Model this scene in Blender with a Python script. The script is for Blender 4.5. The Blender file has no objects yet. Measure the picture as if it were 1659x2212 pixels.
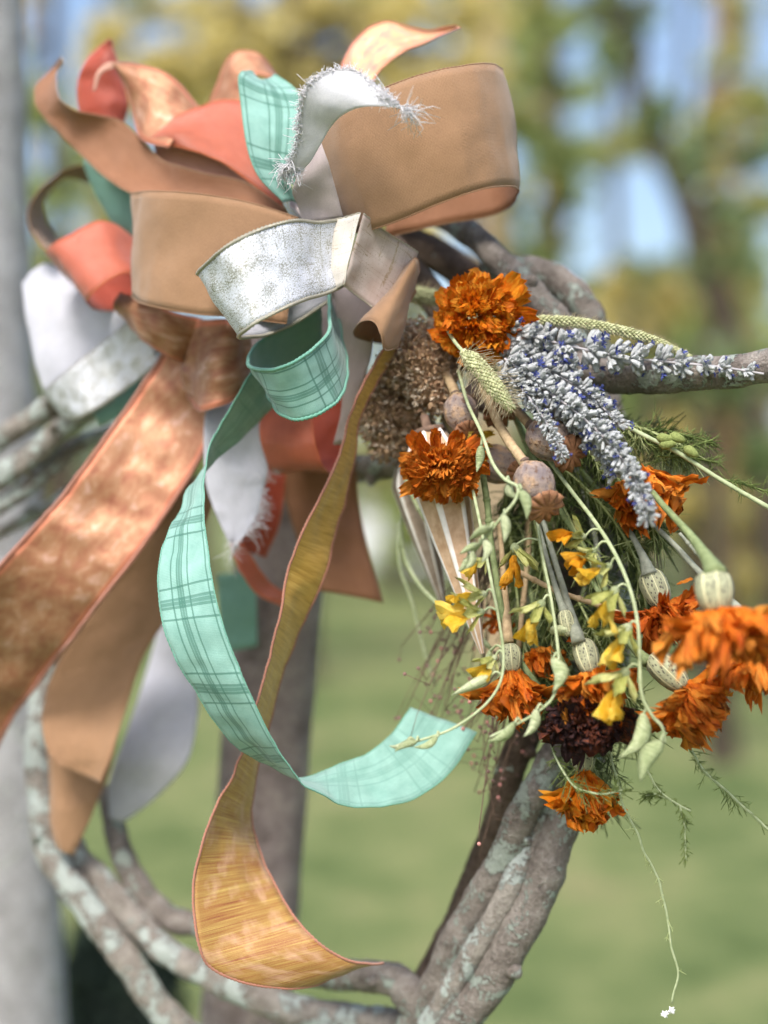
import bpy, math, random
from mathutils import Vector, Matrix, Quaternion, noise as mnoise

# ---------------------------------------------------------------- camera, sky, sun, exposure
SC = bpy.context.scene
COL = SC.collection
D0, FH, CZ = 0.72, 0.50, 1.30            # focus distance, frame height there, camera height (m)
FX, FY = 1659.0, 2212.0                   # grid in which the photograph was measured

cam_d = bpy.data.cameras.new('camera'); cam = bpy.data.objects.new('camera', cam_d); COL.objects.link(cam)
cam.location = (0, 0, CZ); cam.rotation_euler = (math.radians(90), 0, 0)
cam_d.sensor_fit = 'VERTICAL'; cam_d.sensor_height = 36.0
cam_d.lens = 18.0 / ((FH / 2) / D0)
cam_d.clip_start = 0.02; cam_d.clip_end = 2000
cam_d.dof.use_dof = True; cam_d.dof.focus_distance = D0 - 0.012; cam_d.dof.aperture_fstop = 2.7
SC.camera = cam

SUN_EL, SUN_AZ = 52.0, 196.0              # azimuth clockwise from +Y (the view direction): behind the camera
W = bpy.data.worlds.new('World'); SC.world = W; W.use_nodes = True
wn = W.node_tree; bg = wn.nodes['Background']; sky = wn.nodes.new('ShaderNodeTexSky')
sky.sky_type = 'NISHITA'; sky.sun_disc = False
sky.sun_elevation = math.radians(SUN_EL); sky.sun_rotation = math.radians(SUN_AZ)
sky.air_density = 1.0; sky.dust_density = 3.5; sky.ozone_density = 1.0
wn.links.new(sky.outputs[0], bg.inputs[0]); bg.inputs[1].default_value = 0.15

sun_d = bpy.data.lights.new('sun', 'SUN'); sun = bpy.data.objects.new('sun', sun_d); COL.objects.link(sun)
sun_d.energy = 2.2; sun_d.angle = math.radians(18); sun_d.color = (1.0, 0.955, 0.89)
_e, _a = math.radians(SUN_EL), math.radians(SUN_AZ)
_sd = Vector((math.sin(_a) * math.cos(_e), math.cos(_a) * math.cos(_e), math.sin(_e)))
sun.rotation_euler = _sd.to_track_quat('Z', 'Y').to_euler()

SC.view_settings.view_transform = 'Standard'; SC.view_settings.look = 'None'
SC.view_settings.exposure = 0.80; SC.view_settings.gamma = 1.0; SC.view_settings.use_curve_mapping = False
SC.render.engine = 'CYCLES'
SC.cycles.use_denoising = True
SC.cycles.max_bounces = 4; SC.cycles.diffuse_bounces = 2; SC.cycles.glossy_bounces = 2; SC.cycles.transmission_bounces = 3; SC.cycles.transparent_max_bounces = 4
SC.cycles.use_adaptive_sampling = True; SC.cycles.adaptive_threshold = .02

# ---------------------------------------------------------------- helpers
R = random.Random(7)
def P(x, y, d=0.0):
    """measured point (grid units) at distance D0 + d from the camera"""
    D = D0 + d; s = FH / FY * D / D0
    return Vector(((x - FX / 2) * s, D, CZ - (y - FY / 2) * s))
def S(px, d=0.0):
    return px * FH / FY * (D0 + d) / D0
def PF(x, y, D): return P(x, y, D - D0)
def SF(px, D): return S(px, D - D0)

def lin(h):
    c = [int(h[i:i + 2], 16) / 255 for i in (0, 2, 4)]
    return tuple((v / 12.92 if v <= .04045 else ((v + .055) / 1.055) ** 2.4) for v in c) + (1,)

def cr(pts, n):
    """Catmull-Rom through a list of equal-length tuples / Vectors"""
    pts = [Vector(p) for p in pts]
    out = []
    for i in range(len(pts) - 1):
        p1, p2 = pts[i], pts[i + 1]
        p0 = pts[i - 1] if i else p1 * 2 - p2
        p3 = pts[i + 2] if i + 2 < len(pts) else p2 * 2 - p1
        for k in range(n):
            t = k / n
            out.append(0.5 * ((p1 * 2) + (p2 - p0) * t + (p0 * 2 - p1 * 5 + p2 * 4 - p3) * t * t + (p1 * 3 - p0 - p2 * 3 + p3) * t ** 3))
    out.append(pts[-1].copy())
    return out

class MB:
    """collects verts / faces / uvs for one mesh"""
    def __init__(s): s.v, s.f, s.uv, s.mi = [], [], [], []
    def add(s, verts, faces, uvs=None, mi=0):
        o = len(s.v); s.v += [tuple(p) for p in verts]
        for f in faces: s.f.append(tuple(i + o for i in f)); s.mi.append(mi)
        s.uv += uvs if uvs else [(0, 0)] * len(verts)
    def tube(s, pts, rads, seg=8, cap=True, wob=0.0, seed=0, mi=0, rough=0.0):
        pts = [Vector(p) for p in pts]; n = len(pts)
        if not hasattr(rads, '__len__'): rads = [rads] * n
        t0 = (pts[1] - pts[0]).normalized()
        up = Vector((0, 0, 1)) if abs(t0.z) < .9 else Vector((1, 0, 0))
        nrm = t0.cross(up).normalized()
        V, F, U = [], [], []; ln = 0
        for i in range(n):
            t = (pts[min(i + 1, n - 1)] - pts[max(i - 1, 0)]).normalized()
            nrm = (nrm - t * nrm.dot(t)).normalized(); b = t.cross(nrm)
            if i: ln += (pts[i] - pts[i - 1]).length
            for k in range(seg):
                a = 2 * math.pi * k / seg; r = rads[i]
                dr = nrm * math.cos(a) + b * math.sin(a)
                if wob: r *= 1 + wob * mnoise.noise((pts[i] + dr * rads[i]) * (0.55 / max(rads[i], 1e-5)) + Vector((seed, 0, 0)))
                if rough:
                    w = Vector((math.cos(a) * 3.5, math.sin(a) * 3.5, ln * 90 + seed * 7)); r *= 1 + rough * (mnoise.noise(w) + .8 * mnoise.noise(w * 2.3)) + rough * .8 * max(0, mnoise.noise(Vector((ln * 60, seed, 0)))) ** 2
                V.append(pts[i] + dr * r); U.append((ln, k / seg))
        for i in range(n - 1):
            for k in range(seg):
                k2 = (k + 1) % seg
                F.append((i * seg + k, i * seg + k2, (i + 1) * seg + k2, (i + 1) * seg + k))
        if cap:
            F.append(tuple(range(seg))[::-1]); F.append(tuple((n - 1) * seg + k for k in range(seg)))
        s.add(V, F, U, mi)
    def lathe(s, prof, seg=12, M=None, rib=0, amp=0.0, mi=0):
        """prof: (z, r) along +Z"""
        V, F, U = [], [], []; n = len(prof)
        for i, (z, r) in enumerate(prof):
            for k in range(seg):
                a = 2 * math.pi * k / seg
                rr = r * (1 + (amp * (abs(math.cos(rib * a / 2)) * 2 - 1) if rib else 0))
                p = Vector((rr * math.cos(a), rr * math.sin(a), z)); V.append(M @ p if M else p); U.append((i / (n - 1), k / seg))
        for i in range(n - 1):
            for k in range(seg):
                k2 = (k + 1) % seg; F.append((i * seg + k, i * seg + k2, (i + 1) * seg + k2, (i + 1) * seg + k))
        F.append(tuple(range(seg))[::-1]); F.append(tuple((n - 1) * seg + k for k in range(seg)))
        s.add(V, F, U, mi)
    def mesh(s, name, mats, smooth=True):
        me = bpy.data.meshes.new(name); me.from_pydata(s.v, [], s.f)
        uvl = me.uv_layers.new(name='UVMap')
        uvs = [c for l in me.loops for c in s.uv[l.vertex_index]]
        uvl.data.foreach_set('uv', uvs)
        for m in (mats if isinstance(mats, (list, tuple)) else [mats]): me.materials.append(m)
        me.polygons.foreach_set('material_index', s.mi)
        if smooth: me.polygons.foreach_set('use_smooth', [True] * len(me.polygons))
        me.update(); return me
    def build(s, name, mats, parent=None, smooth=True, off=None):
        if off is not None: s.v = [tuple(Vector(p) - off) for p in s.v]
        return obj(name, s.mesh(name, mats, smooth), parent)

def obj(name, me, parent=None, M=None):
    o = bpy.data.objects.new(name, me); COL.objects.link(o)
    if parent: o.parent = parent
    if M is not None: o.matrix_basis = M
    return o
def tag(o, label=None, cat=None, group=None, kind=None):
    if label: o['label'] = label
    if cat: o['category'] = cat
    if group: o['group'] = group
    if kind: o['kind'] = kind
    return o
def empty(name, loc, label, cat, group=None):
    o = bpy.data.objects.new(name, None); COL.objects.link(o); o.location = loc; o.empty_display_size = .01
    return tag(o, label, cat, group)

def align(loc, z, roll=0.0, sc=1.0, ref=None):
    """matrix whose local Z runs along z"""
    z = Vector(z).normalized(); ref = Vector(ref) if ref else (Vector((0, -1, 0)) if abs(z.y) < .9 else Vector((0, 0, 1)))
    x = (ref - z * ref.dot(z)).normalized(); y = z.cross(x)
    M = Matrix((x, y, z)).transposed().to_4x4() @ Matrix.Rotation(roll, 4, 'Z')
    if not hasattr(sc, '__len__'): sc = (sc, sc, sc)
    return Matrix.Translation(loc) @ M @ Matrix.Diagonal((*sc, 1))

# ---------------------------------------------------------------- material language
class T:
    def __init__(s, name, rough=.7, spec=.3, metal=0.0, sheen=0.0):
        s.m = bpy.data.materials.new(name); s.m.use_nodes = True; s.nt = s.m.node_tree
        s.b = s.nt.nodes['Principled BSDF']; s.out = s.nt.nodes['Material Output']
        s.set('Roughness', rough); s.set('Specular IOR Level', spec); s.set('Metallic', metal)
        if sheen: s.set('Sheen Weight', sheen); s.set('Sheen Roughness', .5)
    def link(s, sock, v):
        if isinstance(v, bpy.types.NodeSocket): s.nt.links.new(v, sock)
        elif v is not None:
            if hasattr(v, '__len__') and sock.type == 'VECTOR': v = tuple(v)[:3]
            sock.default_value = v
    def set(s, k, v): s.link(s.b.inputs[k], v)
    def node(s, t, ins=None, **props):
        n = s.nt.nodes.new(t)
        for k, v in props.items(): setattr(n, k, v)
        for k, v in (ins or {}).items(): s.link(n.inputs[k], v)
        return n
    def ma(s, op, a, b=None, c=None, clamp=False):
        n = s.node('ShaderNodeMath', {0: a}, operation=op, use_clamp=clamp)
        if b is not None: s.link(n.inputs[1], b)
        if c is not None: s.link(n.inputs[2], c)
        return n.outputs[0]
    def coord(s, which='Object'): return s.node('ShaderNodeTexCoord').outputs[which]
    def uv(s):
        n = s.node('ShaderNodeSeparateXYZ', {0: s.coord('UV')}); return n.outputs[0], n.outputs[1]
    def scaled(s, vec, sc): return s.node('ShaderNodeMapping', {'Vector': vec, 'Scale': sc}).outputs[0]
    def noise(s, vec, scale, detail=3, rough=.5, dist=0): return s.node('ShaderNodeTexNoise', {'Vector': vec, 'Scale': scale, 'Detail': detail, 'Roughness': rough, 'Distortion': dist}).outputs[0]
    def voro(s, vec, scale, **k): return s.node('ShaderNodeTexVoronoi', {'Vector': vec, 'Scale': scale}, **k).outputs[0]
    def ramp(s, f, stops, interp='LINEAR'):
        n = s.node('ShaderNodeValToRGB', {0: f}); e = n.color_ramp.elements; n.color_ramp.interpolation = interp
        while len(e) < len(stops): e.new(.5)
        for i, (p, c) in enumerate(stops):
            e[i].position = p; e[i].color = lin(c) if isinstance(c, str) else (c, c, c, 1)
        return n.outputs[0]
    def mix(s, f, a, b, mode='MIX'):
        n = s.node('ShaderNodeMix', data_type='RGBA', blend_type=mode)
        s.link(n.inputs[0], f); s.link(n.inputs[6], a); s.link(n.inputs[7], b); return n.outputs[2]
    def col(s, c): s.set('Base Color', lin(c) if isinstance(c, str) else c)
    def bump(s, h, strength=.3, dist=.0005):
        n = s.node('ShaderNodeBump', {'Height': h, 'Strength': strength, 'Distance': dist}); s.set('Normal', n.outputs[0])
    def rnd(s): return s.node('ShaderNodeObjectInfo').outputs['Random']
    def translucent(s, color, fac):
        """part of the light passes through the thin sheet"""
        t = s.node('ShaderNodeBsdfTranslucent'); s.link(t.inputs[0], color)
        m = s.node('ShaderNodeMixShader'); m.inputs[0].default_value = fac
        s.nt.links.new(s.b.outputs[0], m.inputs[1]); s.nt.links.new(t.outputs[0], m.inputs[2]); s.nt.links.new(m.outputs[0], s.out.inputs[0])
    def stripes(s, x, centre, half): return s.ma('COMPARE', x, centre, half)

MT = {}
def hexmul(h, k): return ''.join('%02x' % max(0, min(255, int(int(h[i:i + 2], 16) * k))) for i in (0, 2, 4))

def m_cloth(name, base, dark=None, rough=.7, sheen=.3, weave=1.0, spec=.25, trans=.0, metal=0.0, mott=.12):
    t = T(name, rough, spec, metal, sheen)
    uv = t.coord('UV')
    n1 = t.noise(uv, 140, 4, .6); n2 = t.noise(t.scaled(uv, (1, .45, 1)), 1900, 2, .7)
    f = t.ma('ADD', t.ma('MULTIPLY', n1, .35), t.ma('MULTIPLY', n2, .65))
    c = t.ramp(f, [(.25, hexmul(dark or hexmul(base, 1 - mott), .93)), (.75, hexmul(base, 1.04))])
    t.col(c)
    u, v = t.uv()
    wv = t.ma('ADD', t.ma('SINE', t.ma('MULTIPLY', u, 9000)), t.ma('SINE', t.ma('MULTIPLY', v, 9000)))
    t.bump(t.ma('ADD', t.ma('MULTIPLY', wv, .25 * weave), t.ma('MULTIPLY', n2, 1.5)), .45, .0004)
    if trans: t.translucent(c, trans)
    MT[name] = t.m; return t.m
m_cloth('tan', '9d7b5c', '937052', .7, .3, trans=.06)
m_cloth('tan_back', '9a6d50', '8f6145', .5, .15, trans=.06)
m_cloth('tan_edge', '9c7858', '8a6646', .7)
m_cloth('coral', 'c86c4e', 'b85436', .32, .2, spec=.7, trans=.14)
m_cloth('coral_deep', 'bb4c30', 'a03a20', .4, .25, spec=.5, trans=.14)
m_cloth('coral_edge', 'd9774a', 'c8643a', .6)
m_cloth('teal_plain', '7fae9f', '729f90', .6, .3, trans=.12)  # darker than the plaid face, inner shade put into the colour
m_cloth('teal_edge', '74b09c', '649f8b', .7)
m_cloth('white', 'd8dae4', 'caccd8', .8, .3, weave=2.5, trans=.18)
m_cloth('linen', 'f0f1f8', 'dfe2ee', .85, .3, weave=3.0, trans=.22)
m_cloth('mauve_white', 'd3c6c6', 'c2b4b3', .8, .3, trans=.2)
m_cloth('white_thread', 'f2f1f6', 'e3e2ea', .7)
m_cloth('pink_edge', 'b9806c', '9c6450', .7)
m_cloth('pale_coral', 'e3b4a2', 'd69f8c', .5, .3, trans=.15)
m_cloth('silver_edge', 'c2bfb0', 'a8a492', .35, 0, metal=.4)

def m_plaid(name, strength):
    t = T(name, .7, .2, 0, .3)
    u, v = t.uv(); uv = t.coord('UV')
    W_ = .038
    fu = t.ma('FRACT', t.ma('DIVIDE', u, .0445))
    def grp(x, c, wide, off, thin):
        band = t.stripes(x, c, wide)
        gap = t.ma('ADD', t.stripes(x, c - wide * .42, wide * .1), t.stripes(x, c + wide * .42, wide * .1))
        band = t.ma('SUBTRACT', t.ma('MULTIPLY', band, .75), t.ma('MULTIPLY', gap, .4))
        l = t.ma('ADD', t.stripes(x, c - off, thin), t.stripes(x, c + off, thin))
        return t.ma('MAXIMUM', band, t.ma('MULTIPLY', l, .8), clamp=True)
    fv = t.ma('DIVIDE', v, W_)
    a = grp(fu, .5, .062, .185, .012)
    b = t.ma('MAXIMUM', grp(fv, .60, .06, .16, .014), t.ma('MULTIPLY', t.stripes(fv, .075, .014), .8))
    k = t.ma('SUBTRACT', t.ma('ADD', a, b), t.ma('MULTIPLY', t.ma('MULTIPLY', a, b), .45), clamp=True)
    n2 = t.noise(uv, 2400, 2, .7); n1 = t.noise(uv, 90, 4, .6)
    base = t.ramp(t.ma('ADD', t.ma('MULTIPLY', n1, .5), t.ma('MULTIPLY', n2, .5)), [(.36, '76a398'), (.64, '98c2b8')])
    c = t.mix(t.ma('MULTIPLY', k, t.ma('MULTIPLY', t.ma('ADD', .6, t.ma('MULTIPLY', n2, .6)), strength), clamp=True), base, lin('3b6f60'))
    t.col(c)
    wv = t.ma('ADD', t.ma('SINE', t.ma('MULTIPLY', u, 8000)), t.ma('SINE', t.ma('MULTIPLY', v, 8000)))
    t.bump(t.ma('ADD', t.ma('MULTIPLY', wv, .3), n2), .35, .0003)
    t.translucent(c, .12)
    MT[name] = t.m
m_plaid('teal_plaid', .95); m_plaid('teal_faint', .3)

def m_glitter(name, ground, ground2, fleck, amount, trans):
    t = T(name, .55, .4)
    u, v = t.uv(); uv = t.coord('UV')
    n1 = t.noise(uv, 1500, 3, .75, .4); n2 = t.noise(uv, 120, 2, .5)
    wl = t.node('ShaderNodeTexNoise', {'Vector': t.scaled(uv, (160, 9, 1)), 'Scale': 1, 'Detail': 1}).outputs[0]
    wl2 = t.node('ShaderNodeTexNoise', {'Vector': t.scaled(uv, (9, 160, 1)), 'Scale': 1, 'Detail': 1}).outputs[0]
    ln = t.ma('MAXIMUM', t.ma('COMPARE', wl, .5, .004), t.ma('COMPARE', wl2, .5, .004))
    s = t.ma('ADD', n1, t.ma('MULTIPLY', t.ma('SUBTRACT', n2, .5), .3))
    f = t.ma('MAXIMUM', t.ma('GREATER_THAN', s, 1 - amount), t.ma('MULTIPLY', ln, t.ma('GREATER_THAN', n1, .48)))
    c = t.mix(f, t.ramp(n2, [(.3, ground2), (.7, ground)]), lin(fleck))
    t.col(c); t.set('Metallic', t.ma('MULTIPLY', f, .4)); t.set('Roughness', t.ma('SUBTRACT', .6, t.ma('MULTIPLY', f, .35)))
    t.bump(t.ma('ADD', f, t.ma('MULTIPLY', t.noise(uv, 3000, 1), .5)), .4, .0004)
    MT[name] = t.m
m_glitter('glitter_white', 'e6e9f4', 'dde1ee', '9c9c8e', .465, .1)
m_glitter('glitter_cream', 'd9d5cf', 'c9c3ba', 'c0b49c', .36, .1)
m_glitter('glitter_sheer', 'bfb2ae', 'a8968e', 'a89478', .36, .1)

def m_shimmer(name, c1, c2, c3, c4, metal=.3, rough=.42, band='cf7f62', width=.0635):
    t = T(name, rough, .4, metal, .2)
    uv = t.coord('UV'); u, v = t.uv()
    n1 = t.noise(t.scaled(uv, (120, 150, 1)), 1, 4, .6, .5); n2 = t.noise(uv, 900, 3, .7); n3 = t.noise(uv, 45, 2)
    f = t.ma('ADD', t.ma('MULTIPLY', n1, .58), t.ma('ADD', t.ma('MULTIPLY', n2, .12), t.ma('MULTIPLY', n3, .3)))
    c = t.ramp(f, [(.36, c1), (.47, c2), (.55, c3), (.66, c4)])
    e = t.ma('ABSOLUTE', t.ma('SUBTRACT', t.ma('DIVIDE', v, width), .5))
    c = t.mix(t.ma('MULTIPLY', t.ma('MULTIPLY', t.ma('SUBTRACT', e, .42), 40, clamp=True), .75), c, lin(band))
    t.col(c); t.bump(t.ma('ADD', n1, n2), .35, .0006); t.translucent(c, .1)
    MT[name] = t.m
m_shimmer('copper', '925842', 'a27052', 'ac8060', 'c8a090')
m_shimmer('copper_dark', '8a3c20', 'a3542f', 'b57242', 'd09a72')
m_shimmer('pink_gold', 'd0746c', 'd79a80', 'd2ae7a', 'f0bcbc', .12)

def m_gold_tail():
    t = T('gold_orange', .45, .4, .05, .2)
    uv = t.coord('UV'); u, v = t.uv()
    st = t.noise(t.scaled(uv, (1500, 22, 1)), 1, 3, .6); st2 = t.noise(t.scaled(uv, (420, 14, 1)), 1, 2, .6)
    n2 = t.noise(uv, 1400, 3, .7); n3 = t.noise(uv, 70, 3)
    f = t.ma('ADD', t.ma('MULTIPLY', st, .5), t.ma('ADD', t.ma('MULTIPLY', st2, .3), t.ma('MULTIPLY', n2, .2)))
    low = t.ramp(f, [(.38, '8a4a32'), (.45, 'a0703c'), (.54, 'ae8a4c'), (.62, 'c4a65e')])
    up = t.ramp(f, [(.38, 'b08630'), (.5, 'd0a64e'), (.62, 'e2c068')])
    k = t.ma('MULTIPLY', t.ma('SUBTRACT', t.ma('ADD', u, t.ma('MULTIPLY', n3, .12)), .235), 9, clamp=True)
    c = t.mix(k, up, low)
    c = t.mix(t.ma('MULTIPLY', k, t.ma('MULTIPLY', t.ma('MULTIPLY', t.ma('SUBTRACT', n3, .5), 5, clamp=True), .4)), c, lin('efc6b0'))
    t.col(c); t.bump(t.ma('ADD', st, n2), .4, .0005); t.translucent(c, .12)
    MT['gold_orange'] = t.m
m_gold_tail()

def m_bark(name, c, lich=.58, lc='b9c4ba', sc=1.0, disp=1.0):
    t = T(name, .85, .2)
    o = t.coord('Object')
    n1 = t.noise(o, 75 * sc, 5, .7); n2 = t.noise(o, 480 * sc, 4, .75); n3 = t.noise(o, 62 * sc, 6, .65, .6)
    f = t.ma('ADD', t.ma('MULTIPLY', n1, .6), t.ma('MULTIPLY', n2, .4))
    base = t.ramp(f, [(.32, c[0]), (.5, c[1]), (.68, c[2])])
    lm = t.ramp(t.ma('ADD', t.ma('MULTIPLY', n3, .75), t.ma('MULTIPLY', n2, .25)), [(lich, 0.0), (lich + .018, 1.0)])
    c2 = t.mix(lm, base, t.ramp(n2, [(.3, hexmul(lc, .86)), (.7, lc)]))
    t.col(c2); t.bump(t.ma('ADD', t.ma('ADD', t.ma('MULTIPLY', n1, .8), t.ma('MULTIPLY', n2, 1.4)), t.ma('MULTIPLY', lm, .8)), 1.0 * disp, .0028 / sc)
    MT[name] = t.m
m_bark('branch_bark', ('5a524b', '918881', 'bfb8b0'), .535)
m_bark('branch_bark_pale', ('6f6760', 'a59d95', 'd0c9c0'), .50, 'd3ddd8')
m_bark('branch_dark', ('453a34', '66574c', '87786b'), .6)
m_bark('post_wood', ('685b58', 'a09290', 'c8bab3'), .63, 'a89a92', .5)
m_bark('pale_trunk', ('8e8c8a', 'bdbcbe', 'dedee0'), .56, 'e2e6e0', .5)
m_bark('tree_bark', ('3a332b', '5a5044', '756a5c'), .7, '8a8a78', .05)
m_bark('tree_bark_lit_tan', ('8a6c42', 'b0905c', 'c9ab78'), .75, 'd8c8a8', .05)  # light on the trunk is put into this tan bark colour
m_bark('tree_bark_lit_cream', ('b59a78', 'cdb592', 'dfcdb2'), .75, 'e5dcc8', .05)  # pale cream paints a lit trunk into the bark colour

def m_petal(name, deep, mid, light, rough=.6, trans=.25, darkend=None):
    t = T(name, rough, .3)
    u, v = t.uv(); uv = t.coord('UV'); r = t.rnd()
    off = t.node('ShaderNodeVectorMath', {0: uv, 1: (0, 0, 0)}, operation='ADD')
    cmb = t.node('ShaderNodeCombineXYZ', {0: t.ma('MULTIPLY', r, 37), 1: t.ma('MULTIPLY', r, 11), 2: 0})
    t.link(off.inputs[1], cmb.outputs[0])
    st = t.noise(t.scaled(off.outputs[0], (26, 3, 1)), 1, 4, .6, .3); n2 = t.noise(t.scaled(off.outputs[0], (7, 7, 7)), 1, 3, .6)
    f = t.ma('ADD', t.ma('ADD', t.ma('MULTIPLY', st, .5), t.ma('MULTIPLY', n2, .3)), t.ma('MULTIPLY', r, .2))
    c = t.ramp(f, [(.34, deep), (.48, mid), (.60, light)])
    if darkend: c = t.mix(t.ma('MULTIPLY', t.ma('SUBTRACT', t.ma('ADD', n2, t.ma('MULTIPLY', r, .4)), .55), 6, clamp=True), c, lin(darkend))
    wilt = t.ma('MULTIPLY', t.ma('SUBTRACT', t.ma('ADD', v, t.ma('MULTIPLY', n2, .55)), 1.02), 5, clamp=True)
    c = t.mix(t.ma('MULTIPLY', wilt, .3), c, lin(hexmul(deep, .72)))
    t.col(c); t.bump(t.ma('ADD', st, t.ma('MULTIPLY', n2, .5)), .9, .0014)
    t.translucent(c, trans)
    MT[name] = t.m
m_petal('petal_orange', 'cc5c10', 'ea801c', 'f8a642', .58, .34)
m_petal('petal_bright', 'e0640c', 'f88a14', 'ffb436', .55, .38)
m_petal('petal_rust', 'b84e10', 'de6c1c', 'f08c34', .58, .32)
m_petal('petal_maroon', '4a2418', '7c3e24', 'bc6a38', .75, .08, '3a2629')
m_petal('petal_yellow', 'f0b828', 'fad24a', 'ffe878', .55, .35)
m_petal('petal_amber', 'd98a14', 'eea51e', 'f8bc38', .55, .3)
m_petal('sepal_green', '9aa050', 'bcc072', 'd6d896', .7, .25)
m_petal('bud_green', '8f9d70', 'adb98c', 'c9d0aa', .75, .12)

def m_plain(name, a, b, sc=300, rough=.75, bump=.3, trans=0):
    t = T(name, rough, .25); o = t.coord('Object')
    n = t.noise(o, sc, 4, .65); c = t.ramp(n, [(.32, a), (.68, b)]); t.col(c); t.bump(n, bump, .0006)
    if trans: t.translucent(c, trans)
    MT[name] = t.m
m_plain('stem_green', '66744c', '8d9a6e'); m_plain('stem_grey', '74796c', '969a8b'); m_plain('stem_tan', '9b8465', 'c2ab88')
m_plain('stem_pale', '8f9c74', 'b4bd98'); m_plain('stem_brown', '5e4c42', '80695a'); m_plain('frond_green', '4d5e2e', '8a9a5a', 200, trans=.2)
m_plain('frond_shade', '3a4628', '67744a', 120, trans=.15); m_plain('frond_pale', '98a568', 'c3cc96', 200, trans=.2)  # the darkest frond green carries the bouquet's inner shade in its colour
m_plain('lavender_calyx', 'b4b9c0', 'ecf0ee', 1300, bump=1.0); m_plain('lavender_floret', '2b3468', '5660a4', 900, .6); m_plain('lavender_stem', '9d9aa0', 'b8b5b8')
m_plain('seed_brown', 'a98a6c', 'cdb08f', 500); m_plain('seed_dark', '80644e', 'a3856a', 500); m_plain('seed_pale', 'c0ac94', 'dfd2be', 500)
m_plain('okra_tan', 'b09072', 'cfb296', 160); m_plain('okra_rib', 'd6d0ca', 'efecea', 160); m_plain('okra_grey', '857668', 'a5968a', 160)
m_plain('pod_crown', '6d4a35', 'a5795a', 260, .7, .6); m_plain('pod_collar', '5a4a42', '8a7668', 260)
m_plain('foxtail', '9a9e72', 'c8cca2', 400); m_plain('bristle', 'b7a888', 'd8cdb0', 400, trans=.2)
m_plain('berry_pink', 'a86a68', 'd69a94', 400, .5); m_plain('berry_brown', '6d5550', '957770', 400); m_plain('green_seed', '6a7440', '8f9a5c', 900, .8, .6)
m_plain('white_fluff', 'dcdcda', 'f4f4f2', 900)

def m_pod():
    t = T('poppy_skin', .8, .2); o = t.coord('Object')
    n1 = t.noise(o, 130, 4, .6); n2 = t.noise(o, 620, 4, .7); n3 = t.noise(o, 340, 2, .5)
    c = t.ramp(n1, [(.35, '7a7072'), (.5, '97877e'), (.64, 'b89878')])
    spots = t.ramp(t.ma('ADD', t.ma('MULTIPLY', n2, .6), t.ma('MULTIPLY', n3, .4)), [(.54, 0.0), (.59, 1.0)])
    c = t.mix(t.ma('MULTIPLY', spots, .85), c, lin('6a5040'))
    t.col(c); t.bump(t.ma('ADD', n1, n2), .8, .0012); MT['poppy_skin'] = t.m
m_pod()
def m_calyx():
    t = T('calyx', .7, .25); u, v = t.uv(); uv = t.coord('UV'); o = t.coord('Object')
    n = t.noise(o, 260, 3)
    rb = t.ma('ABSOLUTE', t.ma('SINE', t.ma('MULTIPLY', v, math.pi * 8)))
    c = t.ramp(n, [(.3, '8a8c72'), (.7, 'b2b594')])
    c = t.mix(t.ma('LESS_THAN', rb, .22), c, lin('d9d6ac'))
    sp = t.voro(t.scaled(uv, (13, 34, 1)), 1, feature='F1')
    m = t.ma('MULTIPLY', t.ma('LESS_THAN', sp, .30), t.ma('GREATER_THAN', rb, .35))
    c = t.mix(t.ma('MULTIPLY', m, .85), c, lin('4a4442'))
    t.col(c); t.bump(rb, .4, .0008); MT['calyx'] = t.m
m_calyx()

def m_leaf(name, a, b, c, trans=.35):
    t = T(name, .6, .25); u, v = t.uv()
    col = t.ramp(u, [(.0, a), (.5, b), (1, c)])
    t.col(col); t.translucent(col, trans); MT[name] = t.m
m_leaf('leaf_green', '82945a', 'a8b674', 'c8d08e', .5); m_leaf('leaf_dark', '667c50', '869866', 'a6b484', .5)
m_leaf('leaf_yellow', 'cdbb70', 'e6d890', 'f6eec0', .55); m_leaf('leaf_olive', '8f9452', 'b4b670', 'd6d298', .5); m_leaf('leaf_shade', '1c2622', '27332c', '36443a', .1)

def m_lawn():
    t = T('lawn_grass', .9, .15); o = t.coord('Object')
    n1 = t.noise(o, .55, 4, .6); n2 = t.noise(o, 3.2, 4, .65); n3 = t.noise(o, 60, 3, .7)
    f = t.ma('ADD', t.ma('ADD', t.ma('MULTIPLY', n1, .45), t.ma('MULTIPLY', n2, .35)), t.ma('MULTIPLY', n3, .2))
    c = t.ramp(f, [(.40, '46582e'), (.46, '627044'), (.53, '7a8254'), (.60, '8e8462')])
    t.col(c); t.bump(n3, .6, .03); MT['lawn'] = t.m
m_lawn()
m_plain('house_white', 'e6e8ec', 'f2f3f5', 3, .7, .1); m_plain('house_roof', '6d6a68', '8a8683', 3); m_plain('house_pane', '4a5866', '6a7a88', 1, .2, 0)

# ---------------------------------------------------------------- setting
def lawn():
    mb = MB(); n = 60
    V, F = [], []
    xs = [(-1 + 2 * i / n) for i in range(n + 1)]
    for j in range(n + 1):
        for i in range(n + 1):
            x = math.copysign(abs(xs[i]) ** 2.2, xs[i]) * 600; y = math.copysign(abs(xs[j]) ** 2.2, xs[j]) * 600
            d = math.hypot(x, y); z = .05 * mnoise.noise(Vector((x * .3, y * .3, 0))) * min(1, d / 4) + max(0, d - 45) * .012
            V.append((x, y + 4, z))
    for j in range(n):
        for i in range(n): a = j * (n + 1) + i; F.append((a, a + 1, a + n + 2, a + n + 1))
    mb.add(V, F); tag(mb.build('lawn', MT['lawn']), 'mown green lawn running back to the trees', kind='structure')
lawn()

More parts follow.
